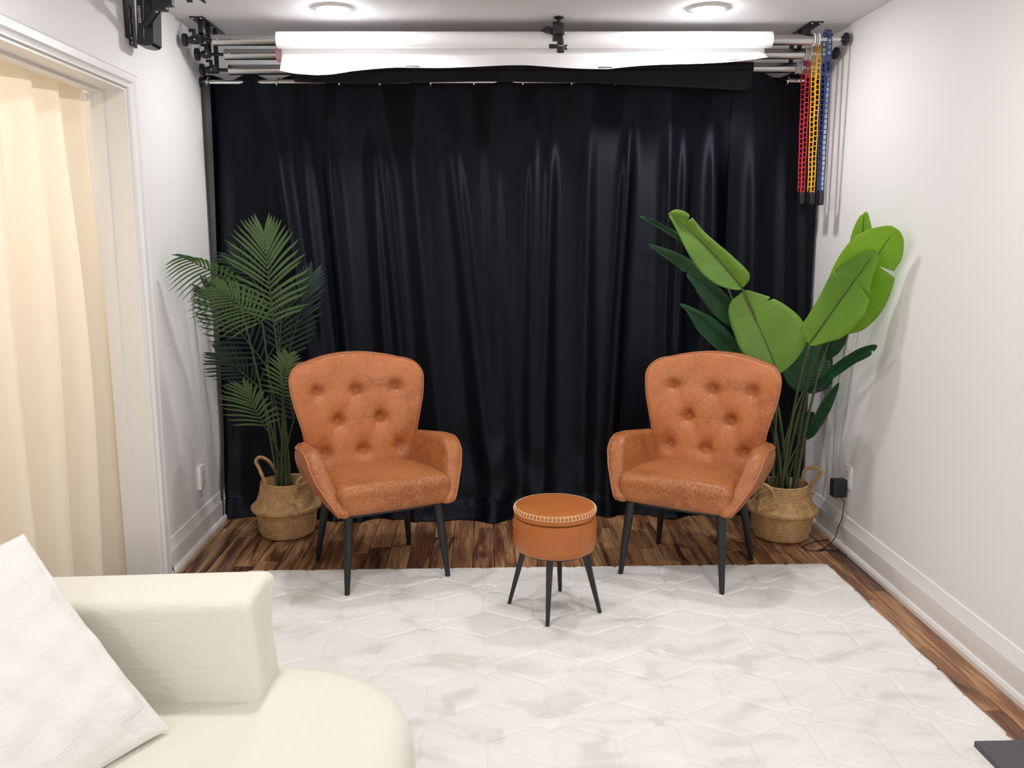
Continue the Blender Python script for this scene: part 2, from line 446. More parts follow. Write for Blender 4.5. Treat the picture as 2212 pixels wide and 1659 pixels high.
# ------------------------------------------------------------------ rug with carved cell pattern
def make_rug():
    x0, x1, y0, y1 = -1.06, 1.545, -.35, 3.648
    xs = np.arange(x0, x1+1e-6, .0056); ys = np.concatenate([np.arange(y0, 1.3, .05), np.arange(1.3, y1+1e-6, .0056)])
    xs[-1] = x1; ys[-1] = y1
    X, Y = np.meshgrid(xs, ys, indexing='xy')
    a = .385; hrow = a*math.sqrt(3)/2
    ox, oy = .380, 2.735
    j0 = np.round((Y-oy)/hrow)
    best = np.full(X.shape, 9e9); lx = np.zeros_like(X); ly = np.zeros_like(X)
    for dj in (-1, 0, 1):
        j = j0+dj; sh = (np.mod(j, 2))*.5*a
        i = np.round((X-ox-sh)/a)
        for di in (-1, 0, 1):
            cx = ox+sh+(i+di)*a; cy = oy+j*hrow
            d = (X-cx)**2+(Y-cy)**2; m = d < best
            best[m] = d[m]; lx[m] = (X-cx)[m]; ly[m] = (Y-cy)[m]
    r = np.sqrt(best); th = np.arctan2(ly, lx)
    k = np.mod(th-np.pi/6+np.pi/6, np.pi/3)-np.pi/6           # angle from the nearest spoke (30, 90, ...)
    rh = .047
    d_spoke = np.where(r > rh*.9, np.abs(r*np.sin(k)), 9)
    kk = np.mod(th, np.pi/3)-np.pi/6                             # hexagon side normals at 0, 60, ...
    k2 = np.mod(th+np.pi/6, np.pi/3)-np.pi/6
    d_hex = np.abs(r*np.cos(k2)-rh*math.cos(math.pi/6))
    d = np.minimum(d_spoke, d_hex)
    rng = np.random.RandomState(3)
    groove = np.exp(-(d/.0050)**2)
    Z = .0185-.0066*groove+rng.uniform(-.0009, .0009, X.shape)
    # soft rolled border, rounded corners, edge pulled in where a groove meets it
    ex = np.minimum(X-x0, x1-X); ey = np.minimum(Y-y0, y1-Y); e = np.minimum(ex, ey)
    Z *= np.clip(.35+e/.018*.65, .35, 1)
    cr_ = .07
    dx = np.clip(cr_-ex, 0, None); dy = np.clip(cr_-ey, 0, None)
    rr = np.sqrt(dx*dx+dy*dy); over = np.clip(rr-cr_, 0, None)*((dx > 0) & (dy > 0))
    sx = np.where(X > (x0+x1)/2, 1, -1); sy = np.where(Y > (y0+y1)/2, 1, -1)
    with np.errstate(invalid='ignore', divide='ignore'):
        X2 = X-np.where(rr > 0, sx*dx/np.maximum(rr, 1e-9)*over, 0); Y2 = Y-np.where(rr > 0, sy*dy/np.maximum(rr, 1e-9)*over, 0)
    pull = np.where(e < .012, groove*.010, 0)+np.where(e < .012, .003*np.sin(X*23+Y*19), 0)
    X2 = X2-np.where((ex <= ey) & (e < .012), sx*pull, 0); Y2 = Y2-np.where((ey < ex) & (e < .012), sy*pull, 0)
    ny, nx = X.shape
    top = np.stack([X2, Y2, Z], -1).reshape(-1, 3)
    idx = np.arange(nx*ny).reshape(ny, nx)
    F = np.stack([idx[:-1, :-1], idx[:-1, 1:], idx[1:, 1:], idx[1:, :-1]], -1).reshape(-1, 4)
    bor = list(idx[0, :])+list(idx[1:, -1])+list(idx[-1, -2::-1])+list(idx[-2:0:-1, 0])
    low = top[bor].copy(); low[:, 2] = .0005
    V = np.concatenate([top, low]); n0 = len(top); nb = len(bor)
    sides = [(bor[i], n0+i, n0+(i+1) % nb, bor[(i+1) % nb]) for i in range(nb)]
    me = bpy.data.meshes.new('area_rug'); me.from_pydata(V.tolist(), [], F.tolist()+[tuple(int(q) for q in s) for s in sides])
    me.shade_smooth(); me.materials.append(M['rug'])
    o = bpy.data.objects.new('area_rug', me); COL.objects.link(o)
    tag(o, 'large ivory plush rug carved with a hexagon line pattern', 'rug')
make_rug()
RZ = .016

# ------------------------------------------------------------------ black curtain on its rod
def rod_z(x): return lerp(2.212, 2.236, (x-XL)/(XR-XL))
def make_black_curtain():
    ridges = [(475, 482, .034, .020), (590, 655, .040, .034), (645, 690, .03, .015), (703, 742, .030, .034), (800, 826, .022, .022), (819, 858, .020, .030), (890, 925, .050, .030), (975, 1020, .040, .034),
              (1060, 1075, .045, .024), (1155, 1150, .030, .026), (1190, 1180, .034, .032), (1272, 1266, .035, .022), (1362, 1336, .026, .036), (1452, 1440, .034, .030), (1487, 1470, .028, .026), (1548, 1540, .030, .026), (1632, 1625, .036, .030), (1700, 1695, .030, .018), (1745, 1742, .02, .016)]
    R = []
    for a, b, sg, am in ridges:
        p, q = at(a, 300, 1, 4.42), at(b, 700, 1, 4.42); R.append((p.x, p.z, q.x, q.z, max(sg*1.1, .031), am))
    def depth(x, z, lift=0):
        d = 0
        for xa, za, xb, zb, sg, am in R:
            xc = xa+(xb-xa)*(z-za)/(zb-za); s = sg*(1+.25*max(0, 1.2-z))
            d = max(d, am*math.exp(-((x-xc)/s)**2)) if False else d+am*math.exp(-((x-xc)/s)**2)
        g = .020*math.cos(2*PI*(x-.105)/.415)
        w = smooth01((2.16-z)/.5)
        return lerp(g+.012, d*1.15, w)
    def wrinkle(x, z):
        """slack cloth gathered on the floor, strongest between the chairs"""
        k = smooth01((.62-z)/.6)
        c = math.exp(-((x-.02)/.52)**2)
        a = .034*math.sin(7*x+9*z+1.2)*math.sin(12*x-7*z)+.014*math.sin(19*x+21*z)+.006*math.sin(33*x-27*z+2)
        return k*(.2+.7*c)*a*.8
    def sheet(xa, xb, n, y_base, seed, hem):
        rows = []; zs = [2.262, 2.235, 2.20, 2.15]+list(np.linspace(2.08, .62, 34))+list(np.linspace(.58, .10, 22))
        for z in zs:
            row = []
            for i in range(n+1):
                x = lerp(xa, xb, i/n)
                zz = z
                if z > 2.2: zz = z+rod_z(x)-2.224-.014*(1-math.cos(2*PI*(x-.105)/.2075))*(z > 2.25)
                f = y_base-depth(x, z)-wrinkle(x, z)
                fall = smooth01((.42-z)/.42)
                f -= fall*(.035+.055*math.exp(-((x+.15)/.42)**2)+.035*math.exp(-((x-1.25)/.3)**2))
                row.append(Vector((x, min(f, 4.585), zz)))
            rows.append(row)
        last = rows[-1]
        for k in range(1, 9):                       # the hem pooled on the floor
            t = k/8; row = []
            for i, p in enumerate(last):
                x = p.x; ln = hem*(.7+.35*math.sin(7*x+seed)+.25*math.sin(19*x+2*seed))+.03*math.exp(-((x+.28)/.3)**2)
                zz = lerp(.10, .010, smooth01(t*1.15))+.014*(1-t)*math.sin(23*x+9*t)+.010*t*(1-t)*4*math.sin(37*x+seed)
                if k == 8: zz = .006
                row.append(Vector((x, p.y-ln*t*1.1, max(zz, .004))))
            rows.append(row)
        return rows
    def panel(lab, xa, xb, n, yb, seed, hem, gx, liner):
        t = thing('blackout_curtain', lab, 'curtain', ((xa+xb)/2, yb, 0), 0, 'black curtains on the back wall')
        MB().grid(sheet(xa, xb, n, yb, seed, hem), flip=True).build('drape', M['satin'], t, ang=180)
        for x in gx:
            z = rod_z(x)-.002; pts = [(x+.004*math.sin(a), 4.452+.023*math.cos(a), z+.023*math.sin(a)) for a in [2*PI*k/20 for k in range(20)]]
            MB().ring(pts, .0042, 6).build('grommet', M['chrome'], t)
        if liner:
            rows = []
            for z in np.linspace(2.20, .03, 24):
                w = lerp(.040, .012, smooth01((2.2-z)/1.7)); f = 4.435-.075*smooth01((.5-z)/.45)
                rows.append([Vector((XL+.004, f+.01, z)), Vector((XL+.004+w*.6, f-.012, z)), Vector((XL+.006+w, f+.012, z))])
            MB().grid(rows).build('lining_edge', M['lining'], t)
    g = [at(px, 185, 1, 4.45).x for px in (450, 600, 735, 822, 932, 1025, 1130, 1235, 1330, 1425, 1520, 1590)]
    panel('wide black satin curtain covering the back wall behind the stool', XL+.012, 1.30, 420, 4.47, 1.0, .055, g, True)
    g = [at(px, 180, 1, 4.45).x for px in (1612, 1700)]
    panel('narrow black satin curtain at the right end of the rod, behind the banana plant', 1.238, 1.694, 90, 4.438, 2.3, .05, g, False)
    t = thing('curtain_rod', 'steel curtain rod carrying the black curtains along the back wall', 'curtain rod', (0, 4.452, 2.22))
    a, b = Vector((XL+.016, 4.452, rod_z(XL))), Vector((XR-.016, 4.452, rod_z(XR)))
    MB().tube([a, b], .0115, 14).build('pole', M['chrome'], t)
    for p, x0, x1 in ((a, XL, XL+.018), (b, XR-.018, XR)):
        MB().lathe([(.026, x0-p.x), (.026, x1-p.x)], p, 20, axis=0).build('end_socket', M['black'], t)
make_black_curtain()

# ------------------------------------------------------------------ cream curtain in the doorway
def make_cream_curtain():
    t = thing('voile_curtain', 'cream voile curtain hanging in the doorway on the left', 'curtain', (-1.57, 2.5, 0))
    folds = [(0, 0)]
    def X(y, z):
        s = y-3.49
        a = lerp(.030, .050, smooth01((2.0-z)/1.2))
        w = math.sin(2*PI*s/.235+.9*math.sin(3.1*s)+.15*z)
        return -1.575+a*w+.010*math.sin(2*PI*s/.11+1+.8*z)*smooth01((1.9-z)/.6)+.014*math.sin(5*s+2.2*z)
    rows = []
    for z in list(np.linspace(2.10, 1.98, 4))+list(np.linspace(1.93, .035, 40)):
        rows.append([Vector((X(y, z), y, z)) for y in np.linspace(1.30, 3.545, 260)])
    MB().grid(rows).build('drape', M['sheer'], t, ang=180)
    rows = []                                             # doubled top hem
    for z in (2.098, 2.05, 1.985):
        rows.append([Vector((X(y, z)+.002, y, z)) for y in np.linspace(1.30, 3.545, 260)])
    MB().grid(rows).build('top_hem', M['sheer'], t, ang=180)
    for y in (3.13, 3.42, 2.83, 2.53, 2.23, 1.93, 1.63):
        pts = [(-1.575+.006*math.sin(a), y+.028*math.cos(a), 2.066+.028*math.sin(a)) for a in [2*PI*k/22 for k in range(22)]]
        MB().ring(pts, .0045, 6).build('grommet', M['chrome'], t)
    t = thing('curtain_rod', 'thin rod behind the door head carrying the cream curtain', 'curtain rod', (-1.575, 2.4, 2.070))
    MB().tube([(-1.575, 1.2, 2.070), (-1.575, 3.60, 2.070)], .010, 12).build('pole', M['steel'], t)
    for y in (1.22, 3.575): MB().rbox((-1.536, y, 2.070), (.040, .010, .014), .003).build('wall_bracket', M['white'], t)
make_cream_curtain()
# ------------------------------------------------------------------ armchairs
def arm_profile():
    pts = [(.245, .355), (.262, .47), (.235, .553), (.12, .572), (.00, .586), (-.075, .586), (-.130, .556), (-.167, .500), (-.207, .438), (-.245, .392), (-.258, .366), (-.235, .348), (-.12, .342), (.10, .345)]
    pts = [Vector((0, y, z)) for y, z in pts]
    return [Vector((0, p.y, p.z)) for p in cr(pts+[pts[0]], 6)[:-1]]
def make_chair(label):
    t = thing('armchair', label, 'armchair', (0, 0, 0), 0, 'pair of tan leather armchairs')
    # seat
    def sf(p):
        y, x = p.y, p.x
        z = p.z
        if p.z > 0: z += .020*(1-(x/.26)**2)*(1-(y/.26)**2)+.010*(-y/.25)
        k = 1-.05*max(0, y/.24)
        return (x*k, y-.010*(1-(x/.26)**2)*(y < -.15), z-.012*max(0, y/.24))
    MB().rbox((0, -.018, .402), (.248, .238, .058), .040, 10, sf).build('seat', M['leather_worn'], t, local=True, ang=180)
    # backrest: outline in x, z grown from the middle outwards, leaning back, tufted
    def hw(z): return interp(z, [.34, .42, .48, .55, .60, .66, .72, .78, .82, .93], [.232, .244, .250, .256, .263, .278, .294, .304, .307, .307])
    def yb(z): return lerp(.185, .345, (z-.36)/.56)
    out = [];
    for z in np.linspace(.34, .815, 25): out.append((hw(z), z))
    for k in range(1, 9):                                  # rounded shoulder
        a = PI/2*k/9; out.append((.222+.085*math.cos(a), .815+.082*math.sin(a)))
    for x in np.linspace(.215, 0, 12): out.append((x, .897+.033*(1-(x/.222)**2)))
    right = out; left = [(-x, z) for x, z in reversed(out[:-1])]
    bot = [(x, .34) for x in np.linspace(-.225, .225, 14)[1:-1]]
    loop = right+left+bot
    cx, cz = 0, .64
    tufts = [(-.185, .775), (0, .768), (.185, .775), (-.100, .640), (.100, .640), (-.175, .505), (0, .500), (.175, .505)]
    def front(x, z, s):
        wing = -.050*min(1.3, (abs(x)/.27))**2.6*smooth01((z-.40)/.25)
        y = yb(z)+wing
        d = -.030*(1-s**4)
        for bx, bz in tufts:
            q = (x-bx)**2+(z-bz)**2
            d += .026*math.exp(-q/.0006)+.011*math.exp(-q/.0034)
            d += .0035*math.exp(-((z-bz)/.010)**2)*math.exp(-((x-bx)/.055)**2)
        for (ax_, az), (bx, bz) in ((tufts[0], tufts[3]), (tufts[1], tufts[3]), (tufts[1], tufts[4]), (tufts[2], tufts[4]), (tufts[3], tufts[5]), (tufts[3], tufts[6]), (tufts[4], tufts[6]), (tufts[4], tufts[7])):
            vx, vz = bx-ax_, bz-az; L2 = vx*vx+vz*vz; u = max(0, min(1, ((x-ax_)*vx+(z-az)*vz)/L2))
            q = (x-ax_-u*vx)**2+(z-az-u*vz)**2; d += .0040*math.exp(-q/.0005)
        return y+d
    mb = MB(); rows = []
    RS = [i/30 for i in range(31)]
    for s in RS: rows.append([Vector((cx+(x-cx)*s, front(cx+(x-cx)*s, cz+(z-cz)*s, s), cz+(z-cz)*s)) for x, z in loop])
    mb.grid(rows, True)
    edge_f = rows[-1]
    rim = [[Vector((p.x*(1+.02*k), p.y+.010*k, p.z+(.006*k if p.z > .8 else 0))) for p in edge_f] for k in (0, 1)]
    back = [[Vector((p.x*(1.02-.02*q), p.y+th, p.z+.006*(p.z > .8))) for p in edge_f] for q, th in ((0, .030), (1, .060))]
    mb.grid([rim[0], rim[1], back[0], back[1]], True)
    rb = []
    for s in (1, .7, .35, 0): rb.append([Vector((cx+(p.x-cx)*s, p.y+.012*(1-s*s), cz+(p.z-cz)*s)) for p in back[1]])
    mb.grid(rb, True)
    bk = mb.build('backrest', M['leather'], t, local=True, ang=180)
    pp = [Vector((p.x*1.018, p.y+.006, p.z+(.005 if p.z > .8 else 0))) for p in edge_f]
    MB().ring(pp, .0042, 6).build('piping', M['piping'], bk, local=True)
    for bx, bz in tufts:
        y = front(bx, bz, .5)
        MB().lathe([(0, -.004), (.005, -.0034), (.0085, -.001), (.0085, .003)], (bx, y, bz), 12, axis=1, caps=False).build('tuft_button', M['leather'], bk, local=True)
    # arms: a curved pad with an outer and an inner face, piped on both edges
    prof = arm_profile(); c = Vector((0, .0, .455))
    for sg in (-1, 1):
        def xo(p):
            b = interp(p.z, [.34, .37, .42, .48, .54, .59], [.240, .254, .284, .315, .334, .338])
            return b-.055*smooth01((p.y-.06)/.20)
        def xi(p, s): 
            b = interp(p.z, [.34, .42, .48, .54, .59], [.198, .232, .252, .266, .272])
            return b-.012*smooth01((p.y-.06)/.2)-.012*(1-s**3)
        outer = []; inner = []
        for s in [i/8 for i in range(9)]:
            ring = [c+(p-c)*s for p in prof]
            outer.append([Vector((sg*(xo(p)+.016*(1-s**3)), p.y, p.z)) for p in ring])
            inner.append([Vector((sg*xi(p, s), p.y, p.z)) for p in ring])
        mb = MB(); mb.grid(outer, True); mb.grid(inner, True)
        e0, e1 = outer[-1], inner[-1]
        band = [e0]
        for k, bl in ((.12, .005), (.5, .011), (.88, .005)):
            band.append([a.lerp(b, k)+Vector((0, p.y-c.y, p.z-c.z)).normalized()*bl for a, b, p in zip(e0, e1, prof)])
        band.append(e1); mb.grid(band, True)
        arm = mb.build('armrest', M['leather_worn'], t, local=True, ang=60)
        MB().ring([p+Vector((sg*.001, 0, 0)) for p in e0], .0040, 6).build('piping', M['piping'], arm, local=True)
    # under-frame and legs
    MB().rbox((0, .0, .336), (.190, .200, .012), .004, 2).build('seat_frame', M['leg'], t, local=True)
    for sx in (-1, 1):
        for fr, y0, y1, x0, zf in ((1, -.205, -.243, .196, .0172), (0, .170, .243, .180, 0.0)):
            MB().tube([(sx*x0, y0, .345), (sx*lerp(x0, .223, .5), lerp(y0, y1, .5), .18), (sx*.223, y1, zf)], [.0205, .0170, .0105], 14).build('leg', M['leg'], t, local=True)
    return t
ch = make_chair('tan leather wingback armchair left of the stool, turned right, in front of the palm')
ch.location = (-.4695, 3.667, 0); ch.rotation_euler.z = math.radians(25.0)
c2 = copy_tree(ch); c2['label'] = 'tan leather wingback armchair right of the stool, turned left, in front of the banana plant'
c2.location = (.902, 3.638, 0); c2.rotation_euler.z = math.radians(-31.0)

# ------------------------------------------------------------------ stool
def make_stool():
    cx, cy = .2685, 3.205
    t = thing('storage_stool', 'round tan leather storage stool with stitched lid on four black legs', 'stool', (cx, cy, RZ))
    body = [(.0, .266), (.10, .266), (.145, .268), (.157, .276), (.1625, .293), (.163, .34), (.162, .385), (.159, .398), (.150, .402), (.0, .402)]
    MB().lathe(body, (cx, cy, 0), 72, caps=False).build('body', M['leather_stool'], t, ang=50)
    a = math.radians(-57); p = [Vector((cx+.1634*math.cos(a), cy+.1634*math.sin(a), z)) for z in np.linspace(.280, .392, 8)]
    MB().tube(p, .0011, 6).build('seam', M['piping'], t)
    lid = [(.0, .403), (.150, .4035), (.1585, .406), (.160, .412), (.160, .430), (.1575, .436), (.150, .4405), (.12, .4445), (.06, .4475), (.0, .4485)]
    ld = MB().lathe(lid, (cx, cy, 0), 72, caps=False).build('lid', M['leather_stool'], t, ang=50)
    mb = MB(); N = 66                                     # blanket stitch: two running threads and the cross stitches
    mb.ring([(cx+.1602*math.cos(2*PI*k/72), cy+.1602*math.sin(2*PI*k/72), .4250) for k in range(72)], .0009, 5)
    mb.ring([(cx+.1535*math.cos(2*PI*k/72), cy+.1535*math.sin(2*PI*k/72), .4392) for k in range(72)], .0009, 5)
    for k in range(N):
        a = 2*PI*k/N; mb.tube([(cx+.1606*math.cos(a), cy+.1606*math.sin(a), .4250), (cx+.1606*math.cos(a), cy+.1606*math.sin(a), .4308), (cx+.1585*math.cos(a), cy+.1585*math.sin(a), .4362), (cx+.1535*math.cos(a), cy+.1535*math.sin(a), .4400)], .0013, 5)
    s = mb.build('stitching', M['thread'], ld); s['label'] = 'cream blanket stitching around the lid'
    MB().lathe([(.0, .260), (.135, .260), (.135, .267), (0, .267)], (cx, cy, 0), 40, caps=False).build('base_plate', M['leg'], t)
    for dx, dy in ((-.1765, .043), (-.0375, -.161), (.1755, -.050), (.0385, .165)):
        L = math.hypot(dx, dy); ux, uy = dx/L, dy/L
        top = Vector((cx+ux*.118, cy+uy*.118, .264)); bot = Vector((cx+dx, cy+dy, .0172))
        rows = []
        for q, h in ((0, .0125), (1, .0065)):
            P = top.lerp(bot, q); n = Vector((ux, uy, 0)); s_ = Vector((-uy, ux, 0))
            rows.append([P+n*h*a+s_*h*b for a, b in ((-1, -1), (1, -1), (1, 1), (-1, 1))])
        MB().grid(rows, True).fan(rows[0], True).fan(rows[1]).build('leg', M['leg'], t, ang=20)
make_stool()

# ------------------------------------------------------------------ sofa and cushion
def make_sofa():
    t = thing('sofa', 'cream upholstered sofa with a rounded seat end and block arm', 'sofa', (-.75, 1.2, 0))
    # seat slab: plan outline with a big far right corner, pillowed top edge
    x0, x1, y0, y1, R = -1.36, -.158, .45, 1.985, .31
    plan = [(x0, y0), (x1-.06, y0)]
    for k in range(9): a = -PI/2+PI/2*k/8; plan.append((x1-.10+.10*math.cos(a), y0+.10+.10*math.sin(a)))
    for k in range(1, 8): plan.append((x1, lerp(y0+.1, y1-R-.02, k/8)))
    for k in range(17): a = PI/2*k/16; plan.append((x1-R+R*math.cos(a), y1-R*.92+R*.92*math.sin(a)))
    for k in range(1, 8): plan.append((lerp(x1-R, x0, k/8), y1))
    for k in range(0, 8): plan.append((x0, lerp(y1, y0, k/8)))
    n = len(plan); cx, cy = -.72, 1.2
    def ring(ins, z): 
        out = []
        for x, y in plan:
            d = Vector((x-cx, y-cy, 0)); L = d.length; d = d/L; out.append(Vector((cx+d.x*(L-ins), cy+d.y*(L-ins), z)))
        return out
    rows = [ring(i, z) for i, z in ((.02, .070), (.0, .085), (.0, .16), (-.002, .25), (-.004, .30), (-.002, .345), (.004, .385), (.016, .415), (.035, .435), (.07, .4475), (.14, .4535), (.3, .457), (.45, .459))]
    mb = MB().grid(rows, True); mb.fan(rows[0], True); mb.fan(rows[-1])
    mb.build('seat', M['sofa'], t, ang=70)
    # arm block
    def af(p):
        k = 1+.018*math.sin((p.y+.1)*18+p.z*9)*(abs(p.x) > .1)
        x = p.x; 
        z = p.z+.010*(p.z > .1)*(1-(p.y/.1)**2)-.015*(p.z > .1)*((x+.43)/.86-.5)*-1
        y = p.y+.006*math.sin(x*7+p.z*8)*(p.y < 0)
        if x > .38: x += .006*math.sin(p.z*21+p.y*14)
        return (x, y, z)
    MB().rbox((-.925, 1.857, .385), (.425, .094, .295), .024, 14, af).build('armrest', M['sofa'], t, ang=180)
    MB().rbox((-1.285, 1.10, .40), (.075, .66, .26), .05, 8).build('backrest', M['sofa'], t, ang=180)
    for x, y, z in ((-1.28, .55, 0), (-1.28, 1.80, 0), (-.30, .55, RZ+.001), (-.32, 1.66, RZ+.001)):
        MB().lathe([(.020, z), (.024, .075)], (x, y, 0), 16).build('foot', M['leg'], t)
make_sofa()
def make_pillow():
    A = Vector((-.650, 1.645, .468)); B = Vector((-.985, 1.790, .838)); e1 = B-A
    e2 = Vector((-.55, -.83, -.02)); e2 = (e2-e1*(e2.dot(e1)/e1.length_squared)*.75).normalized()*e1.length
    nrm = e1.cross(e2).normalized()
    if nrm.y > 0: nrm = -nrm
    c = A+e1*.5+e2*.5; N = 72
    def P(u, v, s):
        ku = 1-.055*(1-v*v); kv = 1-.055*(1-u*u)
        th = .082*max(0, (1-abs(u)**2.6)*(1-abs(v)**2.6))**.55
        w = .0030*math.sin(11*u+5*v+2*math.sin(4*v))+.0022*math.sin(7*u-16*v)+.0018*math.sin(23*u+9*v)
        for k in range(-4, 5): w -= .0050*math.exp(-((v-.22*k-.035*math.sin(4*u+k)-.02*math.sin(9*u+2*k))/.022)**2)*(.35+.65*math.sin(2.2*u+1.7*k)**2)
        th += w*min(1, th/.03)
        return c+e1*.5*u*ku+e2*.5*v*kv+nrm*s*th
    us = [math.sin(PI/2*(2*i/N-1)) for i in range(N+1)]
    mb = MB()
    for s in (1, -1): mb.grid([[P(u, v, s) for v in us] for u in us], flip=s < 0)
    o = mb.build('throw_pillow', M['pillow'], None, ang=180, org=(c.x, c.y, .46))
    tag(o, 'square white throw pillow leaning on the cream sofa arm', 'cushion')
make_pillow()

# ------------------------------------------------------------------ side table in the near right corner
def make_table():
    p = at(2104.5, 1600, 2, .45); x0, y1 = p.x, p.y; s = .42
    t = thing('side_table', 'low charcoal side table cut off by the lower right corner', 'table', (x0+s/2, y1-s/2, RZ))
    MB().rbox((x0+s/2, y1-s/2, .4435), (s/2, s/2, .0065), .0012, 1).build('table_top', M['table'], t, ang=30)
    MB().box((x0+.045, y1-s+.045, .375), (x0+s-.045, y1-.045, .437)).build('apron', M['table'], t, smooth=False)
    for x in (x0+.028, x0+s-.058):
        for y in (y1-.064, y1-s+.03):
            MB().box((x, y, .0172), (x+.034, y+.034, .437)).build('leg', M['table'], t, smooth=False)
make_table()
# ------------------------------------------------------------------ baskets
def make_basket(lab, cx, cy, handles, seed, sc=1.0):
    t = thing('seagrass_basket', lab, 'basket', (cx, cy, 0), 0, 'belly baskets holding the plants')
    prof = [(.0, .003), (.095, .003), (.116, .006), (.126, .016), (.133, .040), (.138, .070), (.142, .100), (.145, .122), (.150, .130), (.160, .134), (.166, .142), (.167, .152), (.160, .161), (.148, .170), (.138, .185), (.130, .205), (.123, .230), (.118, .255), (.1155, .272), (.1165, .278), (.113, .279), (.110, .272)]
    P = [Vector((r*sc, 0, z*sc)) for r, z in prof]; Q = cr(P[1:], 4); Q = [P[0]]+Q
    # courses of braid: four rows of points each, every course bulges and is cut into slanting strands
    fine = []
    for a, b in zip(Q, Q[1:]):
        for k in range(16): fine.append(a.lerp(b, k/16))
    fine.append(Q[-1])
    step = .0030; out = [fine[0]]; acc = 0
    for a, b in zip(fine, fine[1:]):
        acc += (b-a).length
        if acc >= step: out.append(b.copy()); acc -= step
    out.append(Q[-1])
    NS = 46; n = NS*6; rows = []
    for i, p in enumerate(out):
        row = []; nx = out[min(i+1, len(out)-1)]-out[max(i-1, 0)]; nv = Vector((nx.z, 0, -nx.x)).normalized()
        v = i/4; co = int(v); fr_ = v-co; up = p.z > .150*sc
        amp = 0 if p.x < .09*sc else (.0056 if up else .0042)
        prof_ = math.sin(PI*fr_)**.8 if fr_ > 0 else 0
        for k in range(n):
            a = 2*PI*k/n
            s_ = .5+.5*math.sin(NS*a+PI*co+(2.6 if co % 2 else -2.6)*(fr_-.5))
            h = amp*(prof_*(.35+.65*s_)-.35)*(1+.25*math.sin(k*.37+co*2.3+seed))
            sq = 1+.02*math.sin(2*a+seed)+.010*math.sin(3*a+2*seed)
            r = (p.x+nv.x*h)*sq; z = p.z+nv.z*h
            z += .006*math.sin(2*a+seed)*max(0, p.z/(.28*sc)-.5)
            row.append(Vector((cx+r*math.cos(a), cy+r*math.sin(a), max(z, .002))))
        rows.append(row)
    mb = MB().grid(rows, True)
    inner = [[Vector((cx+(v.x-cx)*k, cy+(v.y-cy)*k, z)) for v in rows[-1]] for k, z in ((1, rows[-1][0].z), (.99, .24*sc), (1.06, .20*sc))]
    mb.grid(inner, True)
    mb.build('woven_body', M['wicker'], t, ang=180, weld=False)
    # filler inside that holds the stems
    MB().lathe([(0, .212*sc), (.08, .211*sc), (.118*sc, .205*sc), (.118*sc, .19*sc)], (cx, cy, 0), 32, caps=False).build('filler', M['dark'], t)
    # rim binding
    MB().ring([Vector((cx+(v.x-cx)*1.01, cy+(v.y-cy)*1.01, v.z+.003)) for v in rows[-2][::4]], .0045, 6).build('rim', M['wicker'], t)
    for pts in handles:
        C = cr(pts, 14); N = len(C); mb = MB()
        for ph in (0, 2*PI/3, 4*PI/3):
            path = []
            for i, p in enumerate(C):
                tg = (C[min(i+1, N-1)]-C[max(i-1, 0)]).normalized(); x = tg.orthogonal().normalized()
                ref = Vector((.3, .9, .2)); x = (ref-tg*ref.dot(tg)).normalized(); y = tg.cross(x); a = ph+i*.62
                path.append(p+(x*math.cos(a)+y*math.sin(a))*.0048)
            mb.tube(path, .0046, 6)
        mb.build('rope_handle', M['wicker'], t)
LB = (-.992, 4.16); RB = (1.462, 4.04)
w = lambda px, py, y: at(px, py, 1, y)
make_basket('belly basket of braided seagrass at the left wall, holding the palm', LB[0], LB[1],
    [[w(575, 1060, 4.07), w(572, 1042, 4.06), w(560, 1012, 4.08), w(553, 996, 4.12), w(562, 988, 4.16), w(580, 996, 4.20), w(594, 1016, 4.23), w(601, 1034, 4.245), w(603, 1050, 4.245)],
     [w(639, 1068, 4.04), w(640, 1050, 4.035), w(648, 1034, 4.03), w(664, 1026, 4.06), w(676, 1024, 4.12), w(676, 1032, 4.17), w(668, 1046, 4.19)]], .4)
make_basket('belly basket of braided seagrass at the right wall, holding the banana plant', RB[0], RB[1],
    [[w(1640, 1046, 4.06), w(1628, 1040, 3.97), w(1640, 1043, 3.94), w(1658, 1050, 3.93), w(1668, 1062, 3.925), w(1672, 1076, 3.925)],
     [w(1752, 1068, 4.05), w(1752, 1050, 4.06), w(1762, 1036, 4.06), w(1772, 1022, 4.06), w(1768, 1012, 4.09), w(1752, 1010, 4.12), w(1738, 1016, 4.15), w(1733, 1036, 4.15)]], 2.1)

